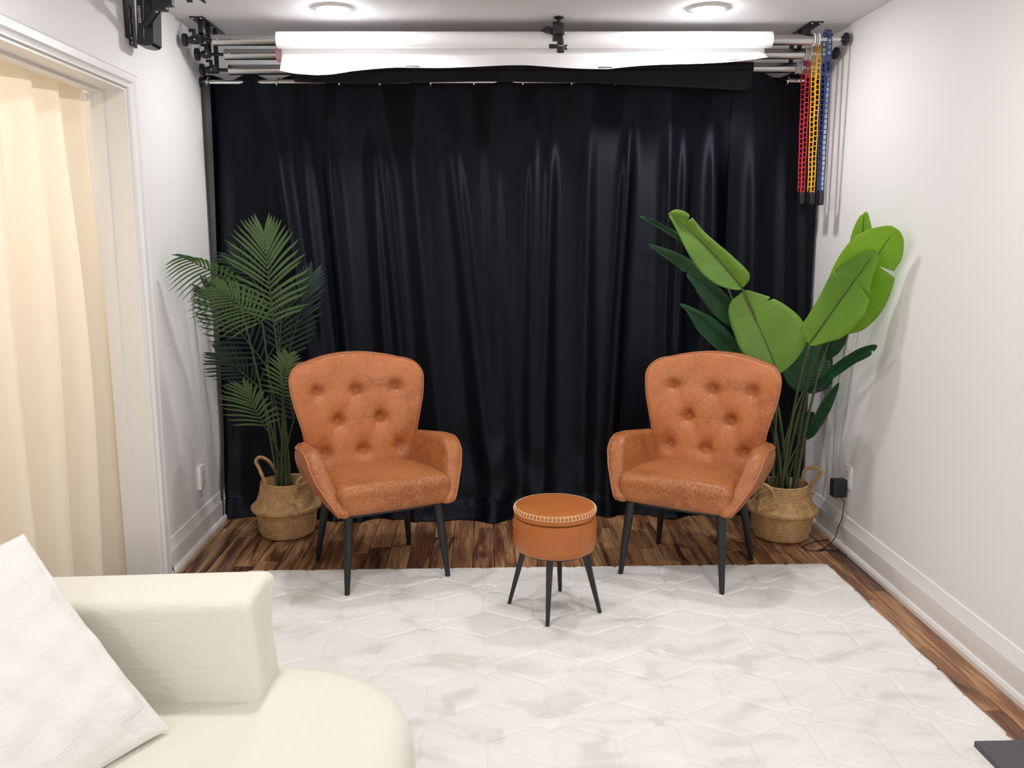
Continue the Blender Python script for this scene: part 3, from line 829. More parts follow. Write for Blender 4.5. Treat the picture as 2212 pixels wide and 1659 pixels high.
# ------------------------------------------------------------------ palm
def make_palm():
    t = thing('areca_palm', 'feathery green artificial palm standing in the left basket', 'potted plant', (LB[0], LB[1], .2))
    G = M['palm']; D = M['palm_shaded']
    # base px, tip px, base y, tip y, pairs, leaflet length, lateral tilt (toward camera), material, droop, spread angle range
    F = [((592, 700), (571, 508), 4.08, 4.00, 18, .225, .10, G, .22, (66, 16)),
         ((567, 699), (470, 622), 3.98, 3.80, 15, .180, .55, G, .30, (62, 24)),
         ((505, 612), (392, 556), 4.02, 3.78, 14, .145, .35, G, .42, (58, 20)),
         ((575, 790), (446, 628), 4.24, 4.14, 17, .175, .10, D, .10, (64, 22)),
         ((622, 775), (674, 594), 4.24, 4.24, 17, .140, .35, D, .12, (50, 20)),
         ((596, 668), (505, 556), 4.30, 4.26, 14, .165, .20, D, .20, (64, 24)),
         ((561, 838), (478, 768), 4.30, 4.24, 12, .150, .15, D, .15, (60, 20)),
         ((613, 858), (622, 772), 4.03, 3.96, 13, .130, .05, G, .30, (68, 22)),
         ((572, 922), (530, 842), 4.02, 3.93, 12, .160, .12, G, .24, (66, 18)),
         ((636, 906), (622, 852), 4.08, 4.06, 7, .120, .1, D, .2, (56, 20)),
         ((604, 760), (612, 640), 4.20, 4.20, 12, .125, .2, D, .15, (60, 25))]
    for fi, (b, tp, yb_, yt, n, L, tilt, mt, droop, (a0, a1)) in enumerate(F):
        B = at(*b, 1, yb_); T = at(*tp, 1, yt)
        ax = (T-B); Lr = ax.length
        side = Vector((-.25, -1, .1)) if tp[0] < b[0]-40 else Vector((0, -1, .15))
        lat = ax.normalized().cross(side).normalized()          # across the blade
        lat = (lat+Vector((0, -1, 0))*0).normalized()
        nrm = ax.normalized().cross(lat).normalized()
        if nrm.y > 0: nrm = -nrm
        bend = B+ax*.55-nrm*Lr*(-.06)+Vector((0, 0, .05*Lr+.03*abs(ax.x)))
        R = bez(B, bend, T, 24)
        fr = bpy.data.objects.new('frond', None); COL.objects.link(fr); fr.parent = t; ORG[fr.name] = wl(t)
        fr.empty_display_size = .02
        st = Vector((LB[0]+.030*math.cos(fi*2.4)+.045*(b[0]-600)/60*.4, LB[1]+.030*math.sin(fi*2.4), .205))
        h1 = st.lerp(B, .5)+Vector((-(B.x-st.x)*.22, -(B.y-st.y)*.2, .05))
        S_ = bez(st, h1, B, 14)
        MB().tube(S_+R[1:], [lerp(.0060, .0036, i/13) for i in range(14)]+[lerp(.0036, .0012, i/22) for i in range(23)], 7).build('stem', M['stalk'], fr, ang=180)
        for i in range(n):
            u = .03+.95*(i/(n-1))
            k = u*23; k0 = min(int(k), 22); p = R[k0].lerp(R[k0+1], k-k0); tg = (R[min(k0+1, 23)]-R[max(k0-1, 0)]).normalized()
            la = (lat-tg*lat.dot(tg)).normalized(); nr = tg.cross(la).normalized()
            if nr.y > 0: nr = -nr
            ln = L*(.62+.55*math.sin(PI*(.12+.80*u)))*(1-.35*u**3)*rnd.uniform(.92, 1.05)
            an = math.radians(lerp(a0, a1, u)*rnd.uniform(.94, 1.06))
            for sg in (-1, 1):
                d0 = (tg*math.cos(an)+la*sg*math.sin(an)+nr*.12*(1 if fi != 1 else .5)).normalized()
                if tilt > .3: d0 = (d0+nr*tilt*.35*(1 if sg*la.x < 0 else -.2)).normalized()
                wd = .0040*rnd.uniform(.9, 1.15); m = 6; rows = []
                for q in range(m+1):
                    s_ = q/m
                    c = p+d0*ln*s_+Vector((0, 0, -1))*ln*droop*s_**2.2+tg*ln*.10*s_**2*(1 if s_ < .9 else 1.0)
                    if s_ > .85: c = c+Vector((0, 0, .012))*(s_-.85)/.15*rnd.uniform(.2, 1)*(1 if fi in (0, 3, 8) else .4)
                    sd = d0.cross(nr).normalized()
                    ww = wd*(.35+1.25*math.sin(PI*min(1, .12+.80*s_)))*(1 if s_ < .99 else .25)
                    rows.append([Vector((max(v.x, XL+.008), v.y, v.z)) for v in (c-sd*ww, c+nr*ww*.35, c+sd*ww)])
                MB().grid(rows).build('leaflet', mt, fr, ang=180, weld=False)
make_palm()

# ------------------------------------------------------------------ banana plant
def make_banana():
    t = thing('banana_plant', 'broad leaved artificial banana plant standing in the right basket', 'potted plant', (RB[0], RB[1], .2))
    G, D = M['banana'], M['banana_shaded']
    # base px, base y, tip px, tip y, half widths along the blade (t, px) left and right, folds, bow, notches [(t, side, depth, width)], material
    Lf = [('A', (1604, 622), 4.08, (1446, 460), 4.20, [(0, 6), (.11, 30), (.21, 40), (.36, 45), (.57, 36), (.82, 17), (.95, 7), (1, 4)], [(0, 22), (.04, 30), (.23, 27), (.48, 20), (.63, 19), (.83, 24), (.95, 17), (1, 5)], .15, .85, .05, [(.80, 1, .5, .010), (.985, -1, .8, .012)], G),
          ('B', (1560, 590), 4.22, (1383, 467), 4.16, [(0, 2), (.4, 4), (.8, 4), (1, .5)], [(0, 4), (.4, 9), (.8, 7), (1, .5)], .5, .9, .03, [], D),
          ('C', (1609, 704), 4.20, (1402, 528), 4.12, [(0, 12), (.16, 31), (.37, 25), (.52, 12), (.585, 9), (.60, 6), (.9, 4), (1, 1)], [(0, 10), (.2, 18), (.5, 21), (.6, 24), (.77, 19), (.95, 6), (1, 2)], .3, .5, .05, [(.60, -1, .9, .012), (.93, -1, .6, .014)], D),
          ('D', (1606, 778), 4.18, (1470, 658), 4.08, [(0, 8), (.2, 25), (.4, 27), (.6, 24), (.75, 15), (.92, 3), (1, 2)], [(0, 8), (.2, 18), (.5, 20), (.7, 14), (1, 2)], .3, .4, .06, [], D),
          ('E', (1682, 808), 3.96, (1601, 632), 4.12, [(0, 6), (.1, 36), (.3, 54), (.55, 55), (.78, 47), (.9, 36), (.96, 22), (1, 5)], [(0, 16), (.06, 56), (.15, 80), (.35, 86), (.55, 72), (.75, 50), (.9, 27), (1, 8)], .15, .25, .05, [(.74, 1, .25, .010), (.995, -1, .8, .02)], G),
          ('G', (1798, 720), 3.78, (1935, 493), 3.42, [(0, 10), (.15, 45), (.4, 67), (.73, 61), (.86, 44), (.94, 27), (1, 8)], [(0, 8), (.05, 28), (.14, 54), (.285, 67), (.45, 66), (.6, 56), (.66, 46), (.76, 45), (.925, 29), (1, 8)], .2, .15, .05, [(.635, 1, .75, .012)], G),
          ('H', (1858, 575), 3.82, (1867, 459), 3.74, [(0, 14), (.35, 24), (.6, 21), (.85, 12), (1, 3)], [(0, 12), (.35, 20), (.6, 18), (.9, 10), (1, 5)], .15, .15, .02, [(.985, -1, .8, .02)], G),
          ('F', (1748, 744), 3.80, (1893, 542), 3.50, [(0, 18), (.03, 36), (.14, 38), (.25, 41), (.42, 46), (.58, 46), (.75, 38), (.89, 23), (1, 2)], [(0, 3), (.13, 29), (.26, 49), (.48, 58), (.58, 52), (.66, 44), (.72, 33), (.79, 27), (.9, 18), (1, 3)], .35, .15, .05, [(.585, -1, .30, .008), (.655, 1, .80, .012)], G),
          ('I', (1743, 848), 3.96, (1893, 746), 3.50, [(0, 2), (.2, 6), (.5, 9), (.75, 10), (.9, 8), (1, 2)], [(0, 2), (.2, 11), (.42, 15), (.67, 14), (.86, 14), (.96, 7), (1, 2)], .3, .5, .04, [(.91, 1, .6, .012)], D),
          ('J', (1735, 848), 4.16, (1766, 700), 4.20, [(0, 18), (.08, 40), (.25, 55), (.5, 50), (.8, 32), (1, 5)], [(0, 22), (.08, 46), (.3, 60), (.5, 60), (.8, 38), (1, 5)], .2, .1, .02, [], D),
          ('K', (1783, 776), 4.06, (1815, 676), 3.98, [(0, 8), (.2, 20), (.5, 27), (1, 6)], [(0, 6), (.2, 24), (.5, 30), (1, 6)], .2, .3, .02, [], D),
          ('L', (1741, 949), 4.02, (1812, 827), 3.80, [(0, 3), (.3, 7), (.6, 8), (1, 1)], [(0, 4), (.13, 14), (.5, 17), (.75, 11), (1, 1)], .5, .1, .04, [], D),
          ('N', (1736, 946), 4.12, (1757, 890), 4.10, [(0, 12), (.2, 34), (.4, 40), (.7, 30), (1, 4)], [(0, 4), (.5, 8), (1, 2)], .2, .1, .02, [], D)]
    for li, (nm, b, yb_, tp, yt, wl_, wr_, fl_, frr, bow, notch, mt) in enumerate(Lf):
        B = at(*b, 1, yb_); T = at(*tp, 1, yt); ax = T-B; Ln = ax.length; a = ax.normalized()
        mid = (B+T)/2; view = (mid-Vector((0, 0, CAMH))).normalized()
        lat = view.cross(a).normalized()                     # to the right of the midrib as seen going up
        nr = lat.cross(a).normalized()
        if nr.y > 0: nr = -nr
        ro = {'F': -.60, 'G': -.15, 'E': -.10}.get(nm, 0)          # blade turned about its midrib
        lat, nr = (lat*math.cos(ro)-nr*math.sin(ro)).normalized(), (nr*math.cos(ro)+lat*math.sin(ro)).normalized()
        pxm = mid.y/FPX
        frd = bpy.data.objects.new('leaf', None); COL.objects.link(frd); frd.parent = t; ORG[frd.name] = wl(t); frd.empty_display_size = .02
        NT_, NW = 96, 7
        def prof_w(P, u):
            # smooth interpolation of the listed half widths
            for i in range(len(P)-1):
                if u <= P[i+1][0]:
                    (ta, a_), (tb, b_) = P[i], P[i+1]; q = (u-ta)/(tb-ta)
                    m0 = (b_-P[i-1][1])/(tb-P[i-1][0])*(tb-ta) if i > 0 else (b_-a_)*1.6
                    m1 = (P[i+2][1]-a_)/(P[i+2][0]-ta)*(tb-ta) if i+2 < len(P) else (b_-a_)*1.8
                    return max(.3, (2*q**3-3*q*q+1)*a_+(q**3-2*q*q+q)*m0+(-2*q**3+3*q*q)*b_+(q**3-q*q)*m1)
            return P[-1][1]
        rows = []; ribp = []
        for i in range(NT_+1):
            u = i/NT_
            c = B+ax*u+nr*bow*Ln*4*u*(1-u)*-.6+Vector((0, 0, 1))*.04*Ln*math.sin(PI*u)
            ribp.append(c+nr*.0015)
            row = []
            for sg, wpx, fo in ((-1, wl_, fl_), (1, wr_, frr)):
                ww = prof_w(wpx, u)*pxm
                for (tn, sn, dp, wd_) in notch:
                    if sn == sg: ww *= 1-dp*max(0, 1-abs(u-tn)/(wd_*1.6))
                seq = range(NW, 0, -1) if sg < 0 else range(1, NW+1)
                for k in seq:
                    q = k/NW
                    fo2 = fo*(1-.3*q)
                    off = (lat*sg*math.cos(fo2)+nr*math.sin(fo2))*ww/max(.35, math.cos(fo2-sg*ro))*q
                    lift = a*(.10*ww*q*q)+nr*(.0022 if nm in 'JKN' else .0003)*math.sin(PI*.5*i-q*2)*min(1, q*3)+nr*(.004*math.sin(u*15+li+sg)*q-.012*q*q*sg*(li % 3 == 0))
                    v = c+off+lift; row.append(Vector((min(v.x, XR-.006), min(v.y, 4.37), v.z)))
                if sg < 0: row.append(c)
            rows.append(row)
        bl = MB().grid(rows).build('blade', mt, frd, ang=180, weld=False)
        md = bl.modifiers.new('thickness', 'SOLIDIFY'); md.thickness = .0012; md.offset = -1
        nn = int(NT_*.93)
        MB().tube(ribp[:nn], [lerp(.0042, .0010, i/nn) for i in range(nn)], 6).build('midrib', M['rib'] if mt is G else mt, frd, ang=180)
        g = li*2.399; st = Vector((RB[0]+.055*math.cos(g)*.9+(B.x-RB[0])*.10, RB[1]+.045*math.sin(g), .205))
        h1 = Vector((lerp(st.x, B.x, .28), lerp(st.y, B.y, .3), lerp(st.z, B.z, .66)))
        S_ = bez(st, h1, B+a*.01, 18)
        MB().tube(S_, [lerp(.0085, .0045, i/17) for i in range(18)], 8).build('stalk', M['stalk'], frd, ang=180)
make_banana()
# ------------------------------------------------------------------ backdrop rollers under the ceiling
def roll_thing(lab, y, zl, zr, xl, xr, ri, chain):
    t = thing('backdrop_roller', lab, 'backdrop roller', (0, y, zl), 0, 'steel backdrop rollers under the ceiling')
    zz = lambda x: lerp(zl, zr, (x-xl)/(xr-xl))
    MB().tube([(xl, y, zz(xl)), (xr, y, zz(xr))], .0245, 28).build('steel_tube', M['steel'], t, ang=30)
    MB().lathe([(0, -.0015), (.0028, -.001), (.0028, .001)], (xl+.025, y-.0245, zz(xl)), 10, axis=1).build('tube_rivet', M['white'], t)
    # left: clamp core, wing handle and round knob
    x = xl
    MB().tube([(x-.115, y, zz(x)), (x+.01, y, zz(x))], .0075, 12).build('expander_shaft', M['black'], t)
    cx = x-.078
    MB().lathe([(.012, -.028), (.017, -.026), (.019, -.008), (.017, .006), (.011, .012)], (cx, y, zz(x)), 18, axis=0).build('clamp_body', M['plastic'], t)
    mb = MB()
    mb.rbox((cx-.006, y-.006, zz(x)+.026), (.007, .008, .015), .003, 1).rbox((cx-.014, y-.006, zz(x)+.040), (.015, .008, .006), .003, 1)
    mb.build('wing_handle', M['plastic'], t)
    MB().lathe([(0, -.034), (.016, -.034), (.0275, -.030), (.029, -.022), (.027, -.013), (.012, -.010), (.010, .006)], (cx-.028, y, zz(x)), 24, axis=0).build('knob', M['plastic'], t)
    MB().lathe([(0, -.0022), (.0032, -.001), (.0032, .002)], (cx-.002, y-.019, zz(x)), 10, axis=1).build('set_screw', M['white'], t)
    # right: white sprocket flanges, shaft, end cap
    x = xr
    mb = MB()
    for k, r in ((.004, .030), (.016, .026), (.026, .030)): mb.lathe([(.008, x+k), (r-.002, x+k), (r, x+k+.002), (r-.002, x+k+.005), (.008, x+k+.005)], (0, y, zz(x)), 30, axis=0)
    mb.build('chain_wheel', M['white'], t)
    MB().tube([(x-.01, y, zz(x)), (XR-.035, y, zz(x)+.004)], .0075, 12).build('drive_shaft', M['white'], t)
    MB().lathe([(.010, -.032), (.014, -.022), (.027, -.016), (.029, -.008), (.026, 0), (0, .0005)], (XR-.018, y, zz(x)+.004), 24, axis=0).build('end_cap', M['plastic'], t)
    return t
R1 = (4.160, 2.346, 2.367); R2 = (4.270, 2.306, 2.326); R3 = (4.380, 2.257, 2.283)
roll_thing('front, topmost steel roller carrying the thick white paper', R1[0], R1[1], R1[2], -1.225, 1.525, .036, 'blue')
roll_thing('middle steel roller carrying the pink paper', R2[0], R2[1], R2[2], -1.208, 1.528, .035, 'yellow')
roll_thing('rear, lowest steel roller carrying the black paper', R3[0], R3[1], R3[2], -1.222, 1.528, .03, 'red')
def zr_(R, x): return lerp(R[1], R[2], (x+1.22)/2.75)
def paper_core(mb, R, xa, xb, r):
    n = 40; ring = []
    for x, rr in ((xa, .0252), (xa, r-.004), (xa+.003, r), (xb-.003, r), (xb, r-.004), (xb, .0252), (xa, .0252)):
        ring.append([Vector((x, R[0]+rr*math.cos(2*PI*k/n), zr_(R, x)+rr*math.sin(2*PI*k/n))) for k in range(n)])
    return mb.grid(ring, True)
t = thing('paper_backdrop', 'thick roll of white paper with a curling white sheet hanging from it', 'backdrop paper', (.2, R1[0], 2.35))
paper_core(MB(), R1, -.940, 1.337, .0362).build('paper_roll', M['paper'], t, ang=30)
def make_sheet():
    xs = list(np.linspace(-.928, 1.316, 150)); bx = [-.928, -.86, -.76, -.69, -.60, -.40, -.10, .20, .45, .575, .70, .95, 1.15, 1.25, 1.316]
    bz = [2.209, 2.199, 2.195, 2.198, 2.209, 2.223, 2.233, 2.236, 2.231, 2.227, 2.236, 2.252, 2.262, 2.272, 2.280]
    rows = []
    for x in xs:
        zt = zr_(R1, x)-.012; zb = interp(x, bx, bz); zm = lerp(zt, zb, .50); row = []
        yt = R1[0]+.0345
        for q in range(15):
            s = q/14; z = lerp(zt, zb, s)
            # comes off the back of the roll, hangs, then kicks forward below the crease
            y = yt-.008*s if s < .45 else yt-.0036-.060*((s-.45)/.55)**1.15*(1+.15*math.sin(x*9))
            if x > 1.29 and .5 < s < .62: y += .012; 
            row.append(Vector((x, y, z+.003*math.sin(x*11)*s)))
        rows.append(row)
    o = MB().grid(rows).build('hanging_sheet', M['paper'], t, ang=180)
    md = o.modifiers.new('thickness', 'SOLIDIFY'); md.thickness = .0008
    for px, py in ((671, 163), (888, 157), (1311, 151), (1589, 141)):
        p = at(px, py, 1, 4.131); xx = p.x
        zb = interp(xx, bx, bz)
        i = min(range(len(xs)), key=lambda k: abs(xs[k]-xx)); a, b = rows[i][14], rows[i][12]
        u = (b-a).normalized(); nrm = Vector((0, u.z, -u.y)); nrm = nrm if nrm.y < 0 else -nrm
        mb = MB(); P = a+u*.009+nrm*.0016
        mb.add([P+Vector((sx*.033, 0, 0))+u*sz*.0045+nrm*q for q in (0, .0012) for sx, sz in ((-1, -1), (1, -1), (1, 1), (-1, 1))], [(0, 1, 2, 3), (4, 5, 6, 7), (0, 1, 5, 4), (1, 2, 6, 5), (2, 3, 7, 6), (3, 0, 4, 7)])
        mb.build('clip_strip', M['tape'], t, smooth=False)
make_sheet()
t = thing('paper_backdrop', 'roll of pink paper showing only its left end behind the white sheet', 'backdrop paper', (.2, R2[0], 2.31))
paper_core(MB(), R2, -.966, 1.29, .0350).build('paper_roll', M['pink'], t, ang=30)
t = thing('paper_backdrop', 'roll of black paper hanging just above the black curtain', 'backdrop paper', (.2, R3[0], 2.27))
paper_core(MB(), R3, -.915, 1.318, .0300).build('paper_roll', M['blackpaper'], t, ang=30)
rows = []
for x in np.linspace(-.905, 1.310, 60):
    zt = zr_(R3, x)-.01; zb = interp(x, [-.905, -.6, 0, .5, 1.0, 1.27, 1.31], [2.196, 2.190, 2.203, 2.200, 2.182, 2.168, 2.190])
    rows.append([Vector((x, R3[0]-.0300+(-.010*s*s), lerp(zt, zb, s))) for s in [i/8 for i in range(9)]])
o = MB().grid(rows).build('hanging_sheet', M['blackpaper'], t, ang=180); md = o.modifiers.new('thickness', 'SOLIDIFY'); md.thickness = .0010

# brackets bolted to the ceiling
def bracket(lab, xa, xb, xh):
    t = thing('ceiling_bracket', lab, 'bracket', (xh, 4.3, ZC), 0, 'black brackets for the backdrop rollers')
    MB().rbox(((xa+xb)/2, 4.300, ZC-.003), ((xb-xa)/2, .178, .003), .002, 1).build('ceiling_plate', M['black'], t)
    for y in (4.135, 4.30, 4.465):
        for dx in (-.3, .3): MB().lathe([(0, -.005), (.0045, -.004), (.006, 0)], ((xa+xb)/2+dx*(xb-xa), y, ZC-.006), 10).build('bolt', M['steel'], t)
    for (y, zl, zr) in (R1, R2, R3):
        z = lerp(zl, zr, (xh+1.22)/2.75)
        # flat bar down, then a hook round the shaft
        MB().box((xh-.010, y+.012, z-.005), (xh+.010, y+.018, ZC-.005)).build('drop_bar', M['black'], t, smooth=False)
        pts = [Vector((xh, y+.015*math.cos(a), z+.015*math.sin(a))) for a in [0]+[-PI*k/10 for k in range(1, 11)]]+[Vector((xh, y-.018, z+.012)), Vector((xh, y-.026, z+.018))]
        rows = [[p+Vector((dx, 0, 0))+(Vector((0, p.y-y, p.z-z)).normalized()*dr if True else 0) for dx, dr in ((-.010, -.0025), (.010, -.0025), (.010, .0025), (-.010, .0025))] for p in pts]
        MB().grid(rows, True).fan(rows[0]).fan(rows[-1]).build('hook', M['black'], t, ang=30)
    MB().box((xh-.010, 4.172, 2.372), (xh+.010, 4.282, 2.380)).build('brace', M['black'], t, smooth=False)
bracket('black steel bracket on the ceiling at the left end of the rollers', -1.318, -1.256, -1.285)
bracket('black steel bracket on the ceiling at the right end of the rollers', 1.500, 1.562, 1.512)

# chains: every link is a part
def link_mesh(m):
    w, h, d, b = .0105, .0122, .0032, .0032
    mb = MB(); mb.box((-w, -d, -h), (-w+b, d, h)).box((w-b, -d, -h), (w, d, h)).box((-w+b, -d*.8, h-b), (w-b, d*.8, h)).box((-w+b, -d*.8, -h), (w-b, d*.8, -h+b*.55))
    o = mb.build('chain_link', m, smooth=False, weld=False); me = o.data; bpy.data.objects.remove(o); return me
def make_chain(lab, mt, R, x, n):
    y, z = R[0], zr_(R, 1.55)
    t = thing('pull_chain', lab, 'chain', (x, y, z), 0, 'coloured pull chains at the right wall')
    me = link_mesh(mt); rad = .0330; p = .0237
    path = []
    na = 5
    for k in range(na):
        a = PI*(k+.5)/na; path.append((Vector((x, y-rad*math.cos(a), z+rad*math.sin(a))), a-PI/2))
    for s in (-1, 1):
        for k in range(n+(1 if s < 0 else 0)):
            sh = .0006*math.sin(k*.9)
            yy = lerp(rad, .018, k/n)
            path.append((Vector((x+sh+.010*(k/n), y+s*yy, z-p*(k+.55))), .02*s))
    for P, a in path: inst('chain_link', me, t, P, (-a if abs(a) > .05 else 0, 0, rnd.uniform(-.06, .06)))
    zb = z-p*(n+.55)
    mb = MB().rbox((x+.010, y, zb-.022), (.0115, .026, .030), .006, 3)
    mb.build('chain_weight', M['plastic'], t)
    MB().lathe([(.009, -.012), (.009, .012)], (x+.010, y, zb+.010), 14, axis=0).build('weight_pulley', M['plastic'], t)
make_chain('red plastic pull chain, leftmost, in front of the black curtain', M['red'], R3, 1.583, 25)
make_chain('yellow plastic pull chain between the red and blue ones', M['yellow'], R2, 1.592, 27)
make_chain('blue plastic pull chain nearest the camera at the right wall', M['blue'], R1, 1.596, 29)

# ------------------------------------------------------------------ black clamp hanging over the white roll
def make_clamp():
    g = lambda px, py, y=4.085: at(px, py, 1, y)
    t = thing('ceiling_clamp', 'small black swivel clamp hanging from the ceiling over the white roll', 'clamp', (.338, 4.085, ZC))
    c = g(1207, 64)
    MB().lathe([(.022, ZC), (.022, ZC-.006), (.010, ZC-.010), (.010, c.z+.02)], (c.x, c.y, 0), 18).build('ceiling_stud', M['plastic'], t)
    MB().rbox(c, (.026, .022, .026), .010, 2).build('clamp_body', M['plastic'], t)
    q = g(1199, 68); MB().rbox(q, (.011, .010, .042), .004, 2).build('jaw', M['plastic'], t)
    a, b = g(1196, 68, 4.085), g(1163, 74, 4.20)
    MB().tube([a, a.lerp(b, .4)+Vector((0, 0, .012)), b], [.016, .016, .006], 12).build('handle', M['plastic'], t)
    MB().tube([g(1216, 71), g(1224, 71)], .0075, 12).build('silver_screw', M['chrome'], t)
    a, b = g(1210, 78, 4.075), g(1211, 100, 4.068)
    MB().tube([a, a.lerp(b, .5), b], [.012, .015, .016], 14).build('swivel_arm', M['plastic'], t)
    MB().tube([g(1186, 100, 4.066), g(1189, 100, 4.066), g(1204, 100, 4.066)], [.0085, .0100, .0085], 16).build('locking_knob', M['plastic'], t)
    MB().rbox(g(1211, 106, 4.066), (.017, .014, .016), .006, 2).build('grip', M['plastic'], t)
    MB().rbox(g(1211, 98.5, 4.051), (.012, .002, .0022), .001, 1).build('silver_band', M['chrome'], t)
    p = g(1219, 102, 4.066); mb = MB()
    for s in (-1, 1): mb.tube([p, p+Vector((.012, 0, s*.010))], [.007, .004], 8)
    mb.build('wing_nut', M['plastic'], t)
make_clamp()

# ------------------------------------------------------------------ black boom arm on the left wall
def make_boom():
    g = lambda px, py, y: at(px, py, 1, y)
    t = thing('boom_arm_mount', 'black metal boom arm bracket screwed high on the left wall', 'wall mount', (XL, 3.58, 2.22))
    # slotted wall plate, stands just off the wall
    x0, x1 = XL+.001, XL+.007; y0, y1 = 3.555, 3.655; za, zb = 2.205, 2.425
    mb = MB(); cuts = [(2.245, 2.292), (2.305, 2.352)]
    ym, yw = (y0+y1)/2, .014
    mb.box((x0, y0, za+.02), (x1, ym-yw, zb)).box((x0, ym+yw, za), (x1, y1, zb))
    zc = za
    for a, b in cuts+[(zb, zb)]:
        mb.box((x0, ym-yw, zc), (x1, ym+yw, a)); zc = b
    mb.build('wall_plate', M['black'], t, smooth=False)
    for z in (2.215, 2.232, 2.40): MB().lathe([(0, .004), (.004, .003), (.005, 0)], (x1, 3.60, z), 10, axis=0).build('screw', M['steel'], t)
    # folded channel with a pointed lower end
    P = [(g(296, 0, 3.56).x, 2.425), (g(331, 0, 3.56).x, 2.425), (g(331, 92, 3.56).x, g(331, 92, 3.56).z), (g(326, 97, 3.56).x, g(326, 97, 3.56).z), (g(315, 99, 3.56).x, g(315, 99, 3.56).z), (g(296, 95, 3.56).x, g(296, 95, 3.56).z)]
    fr = [Vector((x, 3.560, z)) for x, z in P]; bk = [Vector((x, 3.650, z)) for x, z in P]
    mb = MB().grid([fr, bk], True); mb.fan(fr, True); mb.fan(bk)
    ch_ = mb.build('channel', M['black'], t, ang=30)
    a, b = g(309, 0, 3.558), g(311, 82, 3.558); MB().tube([a, b], .0012, 6).build('fold_line', M['steel'], ch_)
    p = g(295, 55, 3.558); MB().lathe([(0, -.003), (.0045, -.002), (.005, .001)], p, 12, axis=1).build('screw', M['steel'], t)
    cu = bpy.data.curves.new('lettering', 'FONT'); cu.body = 'NEEWER'; cu.size = .0165; cu.extrude = .0002; cu.align_x = 'CENTER'; cu.align_y = 'CENTER'
    cu.materials.append(M['white'])
    tmp = bpy.data.objects.new('lettering_curve', cu); COL.objects.link(tmp); bpy.context.view_layer.update()
    me = bpy.data.meshes.new_from_object(tmp.evaluated_get(bpy.context.evaluated_depsgraph_get()))
    bpy.data.objects.remove(tmp)
    o = bpy.data.objects.new('lettering', me); COL.objects.link(o); o.parent = ch_; me.materials.clear(); me.materials.append(M['white'])
    q = g(300.5, 31, 3.5592)
    o.location = q-wl(t); o.rotation_euler = (PI/2, PI/2, 0)
    # gas strut, silver ring, joint, boom
    a, b = g(316, 52, 3.55), g(339, 21, 3.50)
    MB().tube([a, b], .0150, 18).build('strut', M['plastic'], t)
    d = (b-a).normalized(); MB().tube([b, b+d*.009], .0155, 18).build('silver_ring', M['chrome'], t)
    j = b+d*.028
    MB().rbox(j, (.026, .020, .022), .006, 2).build('joint', M['plastic'], t)
    MB().rbox(j+Vector((.034, -.01, .008)), (.018, .016, .016), .004, 2).build('joint', M['plastic'], t)
    e = j+Vector((.30, -.22, .052)); MB().tube([g(326, 2, 3.56), j+Vector((0, 0, .030)), e], [.016, .014, .014], 14).build('boom', M['plastic'], t)
    k = g(410, 0, 3.42); MB().tube([k+Vector((-.010, 0, .0)), k+Vector((.012, 0, .0))], .009, 12).build('boom_knob', M['plastic'], t)
    k = g(432, 0, 3.42); MB().tube([k+Vector((-.012, 0, .012)), k+Vector((.006, 0, .002)), k+Vector((.020, 0, -.010))], [.008, .006, .004], 10).build('boom_lever', M['plastic'], t)
make_boom()

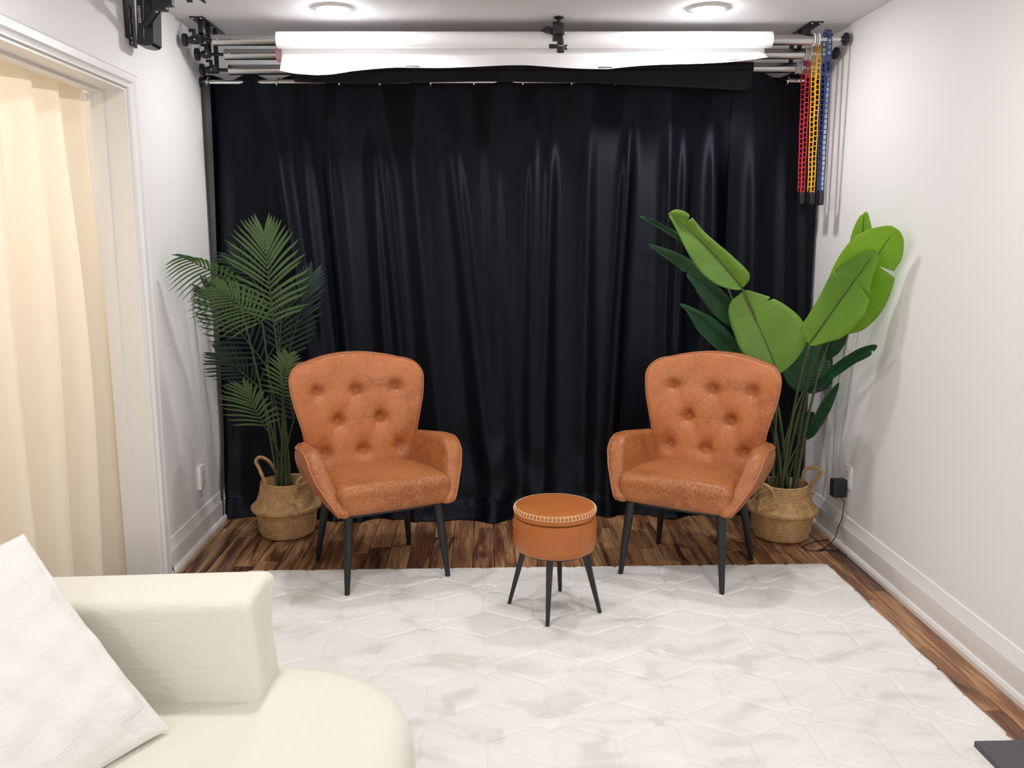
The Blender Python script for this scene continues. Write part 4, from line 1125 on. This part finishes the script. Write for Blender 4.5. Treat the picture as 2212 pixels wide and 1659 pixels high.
# ------------------------------------------------------------------ outlets, adapter, cord
def outlet(lab, x, sg, y, z, plate_d, w=.035, h=.0575):
    t = thing('wall_outlet', lab, 'outlet', (x, y, z))
    xa = x+sg*plate_d
    MB().rbox(((x+xa)/2, y, z), (abs(plate_d)/2, w, h), min(.003, plate_d*.4), 2).build('cover_plate', M['white'], t)
    for dz in (-.020, .020):
        r = MB().rbox((xa, y, z+dz), (.0015, .0165, .0140), .001, 2).build('receptacle', M['trim'], t)
        mb = MB()
        for dy, hh in ((-.006, .0045), (.006, .0035)): mb.box((xa+sg*.0012, y+dy-.0009, z+dz+.001-hh), (xa+sg*.0019, y+dy+.0009, z+dz+.001+hh))
        mb.build('slot', M['rubber'], r, smooth=False)
    MB().lathe([(0, .001*sg), (.0025, .0006*sg), (.003, 0)], (xa, y, z), 10, axis=0).build('cover_screw', M['steel'], t)
p = at(431, 1030, 0, XL); outlet('white duplex outlet low on the left wall beside the palm', XL, 1, p.y, p.z, .018)
p = at(1834, 1030, 0, XR); outlet('white outlet low on the right wall above the black adapter', XR, -1, p.y, p.z, .006, .034, .055)
def make_adapter():
    p = at(1831, 1052, 0, XR); y, z = p.y+.010, p.z-.006
    t = thing('power_adapter', 'black plug in power adapter with a loose cord on the right wall', 'adapter', (XR, y, z))
    cx = XR-.008-.032
    MB().rbox((cx, y, z), (.032, .025, .042), .004, 2).build('adapter_body', M['plastic'], t)
    MB().box((XR-.009, y-.006, z+.012), (XR-.005, y-.004, z+.022)).box((XR-.009, y+.004, z+.012), (XR-.005, y+.006, z+.022)).build('plug_prong', M['steel'], t, smooth=False)
    g = lambda px, py, zz=.0035: at(px, py, 2, zz)
    wx = XR-.030
    pts = [Vector((cx-.006, y-.004, z-.040)), at(1823, 1082, 0, XR-.038), at(1821, 1105, 0, XR-.030), at(1818, 1122, 0, wx-.002), at(1811, 1138, 0, wx-.004), at(1807, 1152, 0, wx-.010), at(1803, 1163, 0, wx-.020),
           g(1793, 1174), g(1780, 1184), g(1768, 1188), g(1785, 1187), g(1800, 1190, .006), g(1809, 1189, .004), g(1816, 1181), g(1828, 1179), g(1836, 1183), g(1839, 1194), g(1835, 1199), g(1824, 1197), g(1808, 1190, .009), g(1790, 1188, .006), g(1765, 1190), g(1745, 1188), g(1735, 1180), g(1760, 1170), g(1785, 1166), g(1794, 1164)]
    MB().tube(cr(pts, 8), .0021, 7).build('cord', M['rubber'], t, ang=180)
    MB().tube([Vector((cx-.006, y-.004, z-.040)), Vector((cx-.006, y-.004, z-.054))], [.0045, .0030], 10).build('strain_relief', M['rubber'], t)
make_adapter()
